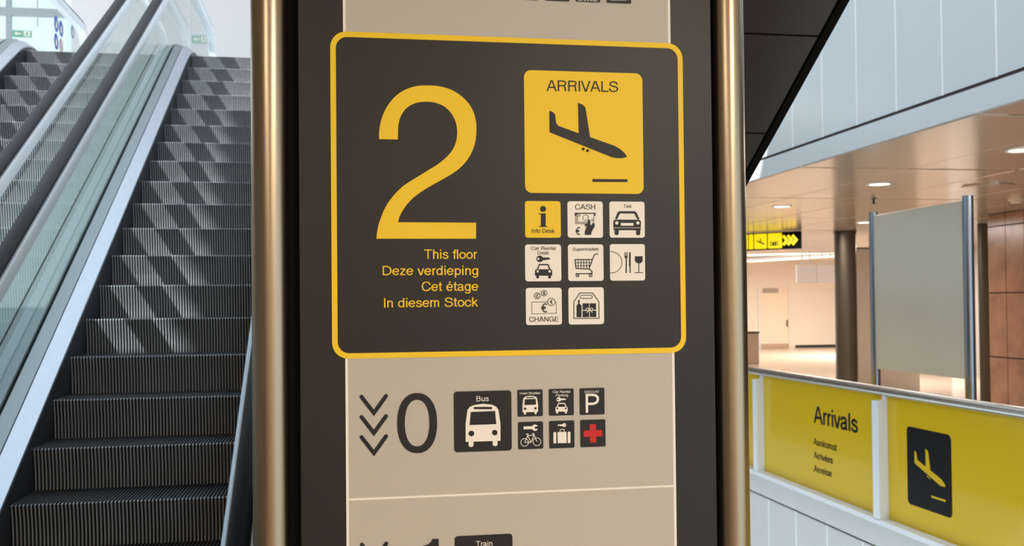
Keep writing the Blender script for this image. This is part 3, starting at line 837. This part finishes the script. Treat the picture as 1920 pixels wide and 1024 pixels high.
P.poly([(607, 704), (714, 701), (717, 836), (609, 838)], M_OFFWHITE, L1, cG); P.rrect(558, 704, 592, 842, 14, M_OFFWHITE, L1, cG); P.rrect(728, 699, 762, 838, 14, M_OFFWHITE, L1, cG)
P.line([(638, 704), (640, 674), (685, 672), (688, 702)], 8, M_OFFWHITE, L1, cG)
P.disc(688, 620, 23, M_OFFWHITE, L1, cG); P.poly([(610, 614), (672, 612), (672, 632), (640, 634), (636, 628), (610, 629)], M_OFFWHITE, L1, cG); P.disc(697, 620, 6, M_INK, L2, cG); sym(P, t)
t = tile(1087.5, 787.4, 1135.2, 837, M_INK, 0.003, 'small dark first aid tile with a red cross')
P = sign_print()
P.poly([(993, 610), (1067, 608), (1068, 680), (1142, 678), (1144, 755), (1070, 758), (1071, 830), (998, 833), (996, 760), (922, 763), (920, 688), (993, 685)], M_RED, L1, cG); sym(P, t)
t = tile(852.3, 1005.5, 961.6, 1116, M_INK, 0.0065, 'large dark train tile at the bottom edge')
P = sign_print(); P.text('Train', 891.3, 1024, 922.8, 1023, 9.6, M_OFFWHITE, L1, .11)
P.rrect(880, 1036, 934, 1100, 10, M_OFFWHITE, L1); P.rrect(887, 1046, 927, 1068, 3, M_INK, L2); P.disc(892, 1084, 5, M_INK, L2); P.disc(922, 1084, 5, M_INK, L2); sym(P, t)
# tiles of the level above, cut by the picture's upper edge
for i, (x0, x1, yb_) in enumerate(((961.7, 1008.4, 1.2), (1020.8, 1067.7, 3.4), (1078.8, 1125.2, 5.4), (1136.6, 1183, 7.6))):
    t = tile(x0, yb_ - 48.5, x1, yb_, M_INK, 0.003, ('first', 'second', 'third', 'fourth')[i] + ' small dark tile in the row at the upper edge')
    if i == 2:
        P = sign_print(); P.text('CHANGE', 1083.2, 2.4, 1121.5, 3.6, 6.5, M_OFFWHITE, L1, .12); sym(P, t)
    if i == 3:
        P = sign_print(); P.rrect(1143, -36, 1177, 1.2, 3, M_OFFWHITE, L1); P.rrect(1149, -30, 1171, -6, 2, M_INK, L2); sym(P, t)

# ================================================================== bronze underside of the flight above
XS0, XS1 = 0.12, 1.70
SY, SZ = 3.954, 2.523
E = empty('escalator_underside', (0.9, 8.0, 0.0), 'dark glossy sloping underside of a flight rising behind the sign', 'escalator')
def sof(y): return SZ + (SY - y) * K
yend = SY + SZ / K
def on_e(o): return reparent(o, E)
nrm = Vector((0, -math.sin(TH), -math.cos(TH)))   # points out of the underside
on_e(prism_x('body', [(yend, 0.02), (1.85, sof(1.85) + 0.02), (1.85, sof(1.85) + 0.35), (2.6, sof(1.85) + 0.35), (yend + 1.6, 0.6), (yend + 1.6, 0.0), (yend, 0.0)], XS0 + 0.02, XS1 - 0.02, M_BLACK))
pj = 0.4485
ya0 = 3.273 - pj * 3
i = 0
while ya0 + i * pj < yend - 0.05:
    a, b = ya0 + i * pj + 0.004, min(ya0 + (i + 1) * pj - 0.004, yend)
    a = max(a, 1.86)
    if b > a:
        vs = []
        for x in (XS0 + 0.01, XS1 - 0.035):
            for y, d in ((a, 0.0), (b, 0.0), (b, 0.016), (a, 0.016)):
                vs.append((x, y - nrm.y * -d * -1, sof(y) - nrm.z * -d * -1))
        fs = [(0, 1, 2, 3), (4, 5, 6, 7), (0, 1, 5, 4), (1, 2, 6, 5), (2, 3, 7, 6), (3, 0, 4, 7)]
        on_e(mesh_obj('soffit_panel', vs, fs, M_SOFFIT))
    i += 1
vs = []
for x in (XS1 - 0.032, XS1):
    for y, dz in ((1.86, -0.012), (yend - 0.02, 0.0), (yend - 0.02, 0.10), (1.86, 0.10)): vs.append((x, y, sof(y) + dz))
on_e(mesh_obj('edge_trim', vs, [(0, 1, 2, 3), (4, 5, 6, 7), (0, 1, 5, 4), (1, 2, 6, 5), (2, 3, 7, 6), (3, 0, 4, 7)], M_BLACK))

# ================================================================== gallery edge on the right
XR = 4.84
# lower fascia
M_JOINTW = mat('white_joint', (240, 244, 246), 0.5)
lf = struct(box('wall_gallery_lower', (XR + 0.02, -2, -4.0), (XR + 0.3, 22, -0.25), M_JOINTW))
y = 10.905 - 0.7 * 12
while y < 21.5:
    o = box('wall_panel', (XR + 0.010, y + 0.004, -2.4), (XR + 0.02, y + 0.696, -0.262), M_GREYTILE, lf)
    box('joint_cover', (XR + 0.006, y - 0.012, -2.4), (XR + 0.012, y + 0.012, -0.262), M_JOINTW, lf); y += 0.7
struct(box('trim_4', (XR + 0.004, -2, -0.262), (XR + 0.019, 22, -0.236), M_JOINT))
struct(box('trim_1', (XR - 0.02, -2, -0.235), (XR + 0.3, 22, 0.0), M_GREYTILE))
struct(box('floor_arrivals', (XR + 0.3, -2, -0.25), (30, 44, 0.0), M_FLOORW))
# upper fascia
uf = struct(box('wall_gallery_upper', (XR + 0.02, -2, 3.64), (XR + 0.3, 22, 7.0), M_JOINTW))
y = 10.152 - 0.682 * 16
while y < 21:
    o = box('wall_panel', (XR + 0.010, y + 0.004, 3.655), (XR + 0.02, y + 0.678, 6.4), M_FASCIA, uf)
    box('joint_cover', (XR + 0.006, y - 0.012, 3.655), (XR + 0.012, y + 0.012, 6.4), M_JOINTW, uf); y += 0.682
struct(box('trim_2', (XR - 0.012, -2, 3.43), (XR + 0.3, 22, 3.625), M_FASCIA))
struct(box('trim_3', (XR + 0.01, -2, 3.60), (XR + 0.2, 22, 3.66), M_JOINT))
# ceiling of the arrivals hall
cl = struct(box('ceiling_arrivals', (XR, -2, 3.46), (30, 28, 3.64), M_JOINT))
cp = None
xs = XR + 0.02
while xs < 26:
    ys = -2.0
    while ys < 27.5:
        if cp is None:
            cp = box('ceiling_panel', (0, 0, 0), (1.26, 2.94, 0.04), M_CEIL, cl, bevel=0.006, seg=1); o = cp
        else:
            o = cp.copy(); COL.objects.link(o); o.parent = cl
        o.location = (xs, ys + 0.03, 3.422 + random.uniform(-0.0015, 0.0015)); ys += 3.0
    xs += 1.275

# railing with yellow panels
RL = empty('glass_railing', (XR, 8.0, 0.0), 'gallery railing with yellow arrivals panels, white posts and steel handrail', 'railing')
def on_r(o): return reparent(o, RL)
on_r(tube('handrail', [(XR - 0.02, -1.5, 1.185), (XR - 0.02, 8, 1.185), (XR - 0.02, 20, 1.185)], 0.043, mat('polished_steel', (190, 190, 188), 0.24, metal=1.0), seg=24))
on_r(box('base_rail', (XR - 0.10, -1.5, 0.0), (XR + 0.04, 20, 0.045), M_POSTW))
posts = [8.36 + 2.65 * i for i in range(-3, 4)]
for yp in posts:
    if yp > 20: continue
    on_r(box('post', (XR - 0.10, yp - 0.055, 0.04), (XR + 0.02, yp + 0.055, 1.10), M_POSTW))
    on_r(tube('handrail_bracket', [(XR - 0.02, yp - 0.03, 1.09), (XR - 0.02, yp - 0.03, 1.15)], 0.022, M_POSTW, seg=12))
for a, b in zip(posts[:-1], posts[1:]):
    on_r(box('yellow_panel', (XR - 0.012, a + 0.06, 0.05), (XR, b - 0.06, 1.14), M_PANELY))
XP = XR - 0.012
def R2(x, y): p = on_x(x, y, XP); return (-p.y, p.z)
def R3(a, b, layer): return (XP - 0.0012 * layer, -a, b)
M_BLACKINK = mat('black_ink', (20, 21, 24), 0.4, spec=0.08)
for word, xl_, yl_, xr_, yr_, cap_ in (('Arrivals', 1526, 792.3, 1609, 812.3, 31), ('Aankomst', 1525.5, 833.6, 1570, 846.5, 12.5), ('Arrivées', 1526, 859, 1562, 870, 12.5), ('Anreise', 1526, 884.3, 1560, 895, 12.5)):
    P = Print(R2, R3)
    P.text(word, xl_, yl_, xr_, yr_, cap_, M_BLACKINK, 1, .155)
    on_r(P.build('lettering', None, Vector((0, 0, 0))))['label'] = 'black lettering reading ' + word
P = Print(R2, R3)
a0, b0 = R2(1700, 797); a1, b1 = R2(1786, 972)
b0 = (R2(1700, 797)[1] + R2(1784, 818)[1]) / 2; b1 = (R2(1703, 945)[1] + b1) / 2
P.rrect2(a0, b1, a1, b0, 0.045, M_BLACKINK, 1)
def fr(u, v): return (a0 + (a1 - a0) * u, b0 + (b1 - b0) * v)
P.add([fr((u - 175) / 962 * 1.07 - 0.05, (v - 128) / 998 * 0.92 - 0.01) for u, v in PLANE], M_PANELY, 2)
for u, v in ((653, 767), (688, 780)): P.add([fr((uu - 175) / 962 * 1.07 - 0.05, (vv - 128) / 998 * 0.92 - 0.01) for uu, vv in ell(u, v, 12, 12, 12)], M_PANELY, 2)
P.add([fr(.555, .80), fr(.867, .80), fr(.867, .825), fr(.555, .825)], M_PANELY, 2)
on_r(P.build('aeroplane_pictogram', None, Vector((0, 0, 0))))['label'] = 'black rounded square with a yellow landing aeroplane'

# ================================================================== things in the arrivals hall
# blank board on two steel posts
B0 = Vector((6.0, 9.68, 0.0))
BD = empty('display_board', B0, 'blank grey freestanding display board between two steel posts', 'board')
reparent(box('panel', (5.985, 8.86, 1.23), (6.015, 10.52, 2.96), M_BOARD, bevel=0.004, seg=1), BD)
M_POST2 = mat('blue_grey_steel', (150, 160, 176), 0.25, metal=0.9)
for yy in (8.815, 10.55):
    p = reparent(tube('post', [(6.0, yy, 0.0), (6.0, yy, 3.0)], 0.052, M_POST2, seg=20), BD)
    reparent(tube('foot_plate', [(6.0, yy, 0.0), (6.0, yy, 0.015)], 0.14, M_POST2, seg=20), BD)

def downlight(p, i, label):
    L = empty('downlight', (p.x, p.y, 3.42), label, 'ceiling light', 'round recessed downlights')
    vs, fs = [], []
    prof = [(0.15, 0.002), (0.15, -0.008), (0.125, -0.010), (0.118, 0.0)]
    n = 24
    for r, z in prof:
        for k in range(n): vs.append((r * math.cos(2 * math.pi * k / n), r * math.sin(2 * math.pi * k / n), z))
    for j in range(3):
        for k in range(n): fs.append((j * n + k, j * n + (k + 1) % n, (j + 1) * n + (k + 1) % n, (j + 1) * n + k))
    mesh_obj('trim_ring', vs, fs, M_POSTW, L)
    mesh_obj('lens', [(0.118 * math.cos(2 * math.pi * k / n), 0.118 * math.sin(2 * math.pi * k / n), -0.003) for k in range(n)], [tuple(range(n))], M_LAMP, L)
for i, (x, y, lb) in enumerate(((1649, 345, 'round downlight in the beige ceiling above the grey board'), (1466, 387, 'round downlight in the beige ceiling above the lit yellow sign'), (1621, 417, 'round downlight in the beige ceiling beside the top of the grey board'), (1916, 281, 'round downlight in the beige ceiling at the right edge'))):
    downlight(on_z(x, y, 3.42), i, lb)
_p = on_z(1638, 372, 3.42)
SP = empty('sprinkler_head', (_p.x, _p.y, 3.42), 'small ceiling sprinkler head between the downlights', 'sprinkler')
tube('pipe', [(0, 0, 0.0), (0, 0, -0.07)], 0.016, M_COLUMN, SP, seg=10); tube('deflector', [(0, 0, -0.07), (0, 0, -0.078)], 0.035, M_COLUMN, SP, seg=12); tube('collar', [(0, 0, 0.0), (0, 0, -0.008)], 0.04, M_COLUMN, SP, seg=14)
_p = on_z(1905, 373, 3.42)
SD = empty('smoke_detector', (_p.x, _p.y, 3.42), 'round beige smoke detector on the ceiling near the brown stone wall', 'detector')
tube('base', [(0, 0, 0.0), (0, 0, -0.025)], 0.11, M_CREAM, SD, seg=20); tube('sensor', [(0, 0, -0.025), (0, 0, -0.06)], 0.07, M_CREAM, SD, seg=18)
_p = on_z(1852, 348, 3.42)
VT = empty('ceiling_vent', (_p.x, _p.y, 3.42), 'flat round air vent in the beige ceiling right of the board', 'vent')
for r in (0.30, 0.22, 0.14): tube('ring', [(0, 0, 0.0), (0, 0, -0.02 - 0.05 * (0.3 - r))], r, M_CEIL, VT, seg=24)

# steel columns
_c = on_z(1584, 433, 3.42)
rc = 0.215
CO = empty('column', (_c.x, _c.y, 0), 'thick round bronze steel column left of the grey board', 'column')
tube('shaft', [(0, 0, 0.02), (0, 0, 3.41)], rc, M_COLUMN, CO, seg=32); tube('base_ring', [(0, 0, 0.0), (0, 0, 0.05)], rc + 0.02, M_COLUMN, CO, seg=32); tube('head_ring', [(0, 0, 3.36), (0, 0, 3.42)], rc + 0.012, M_COLUMN, CO, seg=32)
_c = on_z(1843, 418, 3.42)
CO = empty('column', (_c.x, _c.y, 0), 'slim round steel column beside the brown stone wall', 'column')
tube('shaft', [(0, 0, 0.02), (0, 0, 3.41)], 0.10, M_COLUMN, CO, seg=24); tube('base_ring', [(0, 0, 0.0), (0, 0, 0.05)], 0.12, M_COLUMN, CO, seg=24)
# beige partition
_a = on_y(1604, 500, 20.2); _b = on_y(1650, 500, 20.2)
PT = empty('partition', ((_a.x + _b.x) / 2, 20.3, 0), 'tall beige partition between the bronze column and the board', 'partition')
reparent(box('panel', (_a.x, 20.2, 0.0), (_b.x + 0.9, 20.45, on_y(1620, 467, 20.2).z), mat('beige_partition', (212, 200, 184), 0.45)), PT)
reparent(box('top_cap', (_a.x - 0.01, 20.18, on_y(1620, 467, 20.2).z), (_b.x + 0.91, 20.47, on_y(1620, 467, 20.2).z + 0.03), M_COLUMN), PT)

# brown stone wall
XW = 10.78
sw = struct(box('wall_stone', (XW + 0.02, -2, 0), (XW + 0.4, 15.31, 3.44), M_JOINT))
yj = on_x(1887, 560, XW).y
zj = [0.0, on_x(1887, 671, XW).z, on_x(1887, 549, XW).z, on_x(1887, 422, XW).z, 3.42]
wj = 15.31 - yj
ys = [15.31, yj] + [yj - wj * 1.0 * i for i in range(1, 12)]
for a, b in zip(ys[1:], ys[:-1]):
    for z0, z1 in zip(zj[:-1], zj[1:]):
        box('stone_tile', (XW, a + 0.008, z0 + 0.010), (XW + 0.02, b - 0.008, z1 - 0.010), M_STONE, sw)
struct(box('wall_stone_end', (XW + 0.4, 15.0, 0), (30, 15.31, 3.44), M_CREAM))

# white wall seen in the slit and far wall with doors
struct(box('wall_slit', (16.2, 24.4, 0), (18.6, 24.6, 3.42), mat('bright_white_wall', (240, 236, 230), 0.6)))
FY = 40.8
fwall = struct(box('wall_far', (10, FY, 0), (30, FY + 0.3, 3.72), M_CREAM))
struct(box('wall_right', (29.8, -2, 0), (30, 44, 3.42), M_CREAM))
struct(box('wall_gallery_end', (XR, 22, 0), (7.5, 22.3, 3.44), M_CREAM))
xa, xb = on_y(1424, 600, FY).x, on_y(1478, 600, FY).x
D = empty('door_1', ((xa + xb) / 2, FY - 0.03, 0), kind='structure')
zt = on_y(1450, 540, FY).z
reparent(box('door_leaf', (xa + 0.02, FY - 0.05, 0.18), (xb - 0.02, FY - 0.005, zt), mat('door_cream', (236, 220, 196), 0.5)), D)
reparent(box('kick_plate', (xa + 0.02, FY - 0.06, 0.01), (xb - 0.02, FY - 0.005, 0.18), mat('kick_plate', (190, 160, 134), 0.4)), D)
reparent(box('door_frame', (xa - 0.07, FY - 0.06, 0.0), (xa + 0.01, FY, zt + 0.05), M_POSTW), D)
reparent(box('door_frame', (xb - 0.01, FY - 0.06, 0.0), (xb + 0.04, FY, zt + 0.05), M_CREAM), D)
hp_ = on_y(1474, 606, FY)
reparent(tube('door_handle', [(hp_.x, FY - 0.12, hp_.z - 0.14), (hp_.x, FY - 0.12, hp_.z + 0.14)], 0.025, M_COLUMN, seg=10), D)
s0, s1 = on_y(1429, 541, FY), on_y(1458, 549, FY)
DS = empty('door_sign', ((s0.x + s1.x) / 2, FY - 0.07, s1.z), 'narrow grey notice plate at the top of the far cream door', 'sign')
reparent(box('plate', (s0.x, FY - 0.09, s1.z), (s1.x, FY - 0.052, s0.z), mat('notice_grey', (158, 146, 134), 0.5)), DS)
struct(box('baseboard_far', (xb + 0.3, FY - 0.04, 0.0), (29, FY, 0.10), M_JOINT))
# light cove between beige ceiling and far wall
struct(box('ceiling_cove', (8, 28, 3.72), (30, 44, 3.92), M_CREAM))
M_STRIP = mat('strip_diffuser', (255, 250, 244), 0.5, emit=(255, 244, 228), strength=1.5)
for i, (q0, q1) in enumerate((((1400, 479.3), (1570, 474.7)), ((1400, 491.5), (1570, 480.5)))):
    a, b = on_z(*q0, 3.56), on_z(*q1, 3.56)
    c = (a + b) / 2; d = b - a; hl = d.length / 2
    LB = empty('linear_light', c, ('nearer' if i == 0 else 'farther') + ' long white light strip crossing the far ceiling', 'ceiling light', 'long light strips of the far ceiling')
    LB.rotation_euler = (0, 0, math.atan2(d.y, d.x))
    box('housing', (-hl, -0.4, 0.02), (hl, 0.4, 0.13), M_POSTW, LB)
    box('diffuser', (-hl + 0.05, -0.36, 0.0), (hl - 0.05, 0.36, 0.02), M_STRIP, LB)
# pair of hanging white boards
y_h = 28.9
h0, h1, h2 = on_y(1493, 497, y_h), on_y(1530, 530, y_h), on_y(1568, 527, y_h)
for i, (xa_, xb_) in enumerate(((h0.x, h1.x - 0.015), (h1.x + 0.015, h2.x))):
    HB = empty('hanging_board', ((xa_ + xb_) / 2, y_h, h1.z), ('left' if i == 0 else 'right') + ' one of two white boards hanging from the far ceiling', 'board', 'hanging white boards')
    reparent(box('panel', (xa_, y_h - 0.05, h1.z), (xb_, y_h + 0.05, h0.z), mat('hanging_white', (250, 248, 254), 0.4)), HB)
    for f in (0.3, 0.7):
        x = xa_ + (xb_ - xa_) * f
        reparent(tube('hanger_rod', [(x, y_h, h0.z), (x, y_h, 3.72)], 0.018, M_POSTW, seg=8), HB)
# low box against the far left of the opening
b0_, b1_ = on_y(1409, 622, 30.5), on_y(1423, 622, 30.5)
BX = empty('litter_bin', (b1_.x - 0.3, 30.7, 0), 'beige upright bin on the tan floor at the steel tube', 'bin')
reparent(box('body', (b1_.x - 0.6, 30.5, 0.0), (b1_.x, 31.0, b0_.z - 0.06), mat('bin_beige', (176, 156, 136), 0.4), bevel=0.02), BX)
reparent(box('lid', (b1_.x - 0.62, 30.48, b0_.z - 0.06), (b1_.x + 0.02, 31.02, b0_.z), M_COLUMN, bevel=0.015), BX)

# lit hanging direction sign under the beige ceiling
q0, q1 = on_z(1404, 438, 3.41), on_z(1498, 433, 3.41)
dirv = Vector((q1.x - q0.x, q1.y - q0.y, 0)); Lw = dirv.length; dirv.normalize()
HS = empty('direction_sign', ((q0.x + q1.x) / 2, (q0.y + q1.y) / 2, 3.06), 'lit black and yellow direction sign with three chevrons under the ceiling', 'sign')
HS.rotation_euler = (0, 0, math.atan2(dirv.y, dirv.x))
hz = 0.35
ext = 1.2                                       # continues to the left behind the steel tube
box('housing', (-Lw / 2 - ext, 0.0, 0.0), (Lw / 2, 0.14, hz), M_BLACK, HS)
M_LY = mat('lit_yellow', (120, 104, 5), 0.5, emit=(255, 226, 6), strength=0.95)
M_LCH = mat('lit_chevron', (255, 226, 40), 0.5, emit=(255, 214, 30), strength=0.75)
def wx(px_): return (px_ - 1451) / (1498 - 1404) * Lw
for xa_, xb_ in ((1377, 1402.5), (1404, 1412.6), (1414.2, 1438.6), (1440.4, 1467)):
    vs = [(a, -0.004, b) for a, b in rr(wx(xa_), 0.02, wx(xb_), hz - 0.02, 0.02)]
    mesh_obj('lit_tile', vs, [tuple(range(len(vs)))], M_LY, HS)
vs, fs = [], []
for cx in (1469, 1477.5, 1486):
    for qd in ribbon_quads([(wx(cx), 0.27), (wx(cx + 7), 0.175), (wx(cx), 0.08)], 0.055):
        b = len(vs); vs += [(a, -0.004, c) for a, c in qd]; fs.append(tuple(range(b, b + 4)))
mesh_obj('chevron_arrows', vs, fs, M_LCH, HS)
M_LINK = mat('lit_ink', (40, 34, 10), 0.6)
vs = [(wx(1414 + 25 * (0.05 + (u - 175) / 962 * 0.9)), -0.008, 0.33 - 0.31 * (v - 128) / 998) for u, v in PLANE]
mesh_obj('aeroplane', vs, [tuple(range(len(vs)))], M_LINK, HS)
vs, fs = [], []
for a, b, t_ in ((1445, 1446.6, .17), (1448.4, 1452.3, .15), (1453.2, 1456.4, .16), (1458.2, 1459.8, .17)):
    k = len(vs); vs += [(wx(a), -0.008, 0.07), (wx(b), -0.008, 0.07), (wx(b), -0.008, t_), (wx(a), -0.008, t_)]; fs.append((k, k + 1, k + 2, k + 3))
mesh_obj('luggage_pictogram', vs, fs, M_LINK, HS)

# ================================================================== upper landing details
M_GREEN = mat('exit_green', (70, 160, 120), 0.4)
def exit_sign(x0, y0, x1, y1, Y, label):
    a, b = on_y(x0, y0, Y), on_y(x1, y1, Y)
    X = empty('exit_sign', ((a.x + b.x) / 2, Y, b.z), label, 'sign', 'green exit signs')
    wd, hd = b.x - a.x, a.z - b.z
    box('panel', (-wd / 2, -0.03, 0), (wd / 2, 0.0, hd), M_GREEN, X, bevel=0.004, seg=1)
    vs, fs = [], []
    def add(pts):
        k = len(vs); vs.extend([(-wd / 2 + u * wd, -0.033, v * hd) for u, v in pts]); fs.append(tuple(range(k, k + len(pts))))
    add([(.10, .5), (.26, .82), (.26, .60), (.48, .60), (.48, .40), (.26, .40), (.26, .18)])
    add([(.60, .10), (.94, .10), (.94, .90), (.60, .90)])
    mesh_obj('arrow_and_doorway', vs, fs, M_OFFWHITE, X)
    vs2, fs2 = [], []
    for pts in ([(.74, .72), (.80, .72), (.80, .84), (.74, .84)], [(.72, .40), (.82, .40), (.84, .68), (.72, .68)], [(.66, .14), (.71, .14), (.78, .42), (.73, .44)], [(.78, .42), (.83, .40), (.90, .18), (.85, .16)]):
        k = len(vs2); vs2 += [(-wd / 2 + u * wd, -0.035, v * hd) for u, v in pts]; fs2.append(tuple(range(k, k + 4)))
    mesh_obj('running_figure', vs2, fs2, M_GREEN, X)
    return X
exit_sign(360, 67, 389, 82, WY - 0.002, 'green exit sign with a white arrow on the white upper wall')
e2 = exit_sign(24, 57, 60, 71, 18.5, 'green exit sign hanging behind the far left glass balustrade')
for f in (-0.25, 0.25): tube('hanger_rod', [(f, -0.015, 0.20), (f, -0.015, 3.4)], 0.01, M_FRAME, e2, seg=8)

M_BLUE = mat('sticker_blue', (58, 84, 170), 0.4)
def sticker(x, y, rx, ry, m, inner, label):
    p = on_x(x, y, -3.55 + 0.006)
    r = ry / F_PX * 14.4
    vs = [(0, r * math.cos(2 * math.pi * k / 24), r * math.sin(2 * math.pi * k / 24)) for k in range(24)]
    S = empty('safety_sticker', (-3.540, p.y, p.z), label, 'sticker', 'round safety stickers on the glass')
    mesh_obj('disc', vs, [tuple(range(24))], m, S)
    if inner:
        s = r * 0.34
        mesh_obj('figure', [(0.002, -s, -s * 1.4), (0.002, s, -s * 1.4), (0.002, s * 0.6, s * 0.6), (0.002, 0, s * 1.5), (0.002, -s * 0.6, s * 0.6)], [(0, 1, 2, 3, 4)], M_OFFWHITE, S)
sticker(105, 45, 4, 14, M_BLUE, True, 'blue round sticker on the glass newel, upper left of the four')
sticker(114, 54, 3.5, 14, M_BLUE, True, 'blue round sticker on the glass newel, upper right of the four')
sticker(105, 78, 4, 14, M_BLUE, True, 'blue round sticker on the glass newel, lower left of the four')
sticker(114, 87, 3.5, 14, mat('sticker_grey', (190, 176, 178), 0.5), False, 'pale grey round sticker on the glass newel, lower right of the four')
sticker(135.5, 60, 3, 12, mat('sticker_slate', (120, 134, 160), 0.5), True, 'small slate round sticker at the rounded end of the glass balustrade')
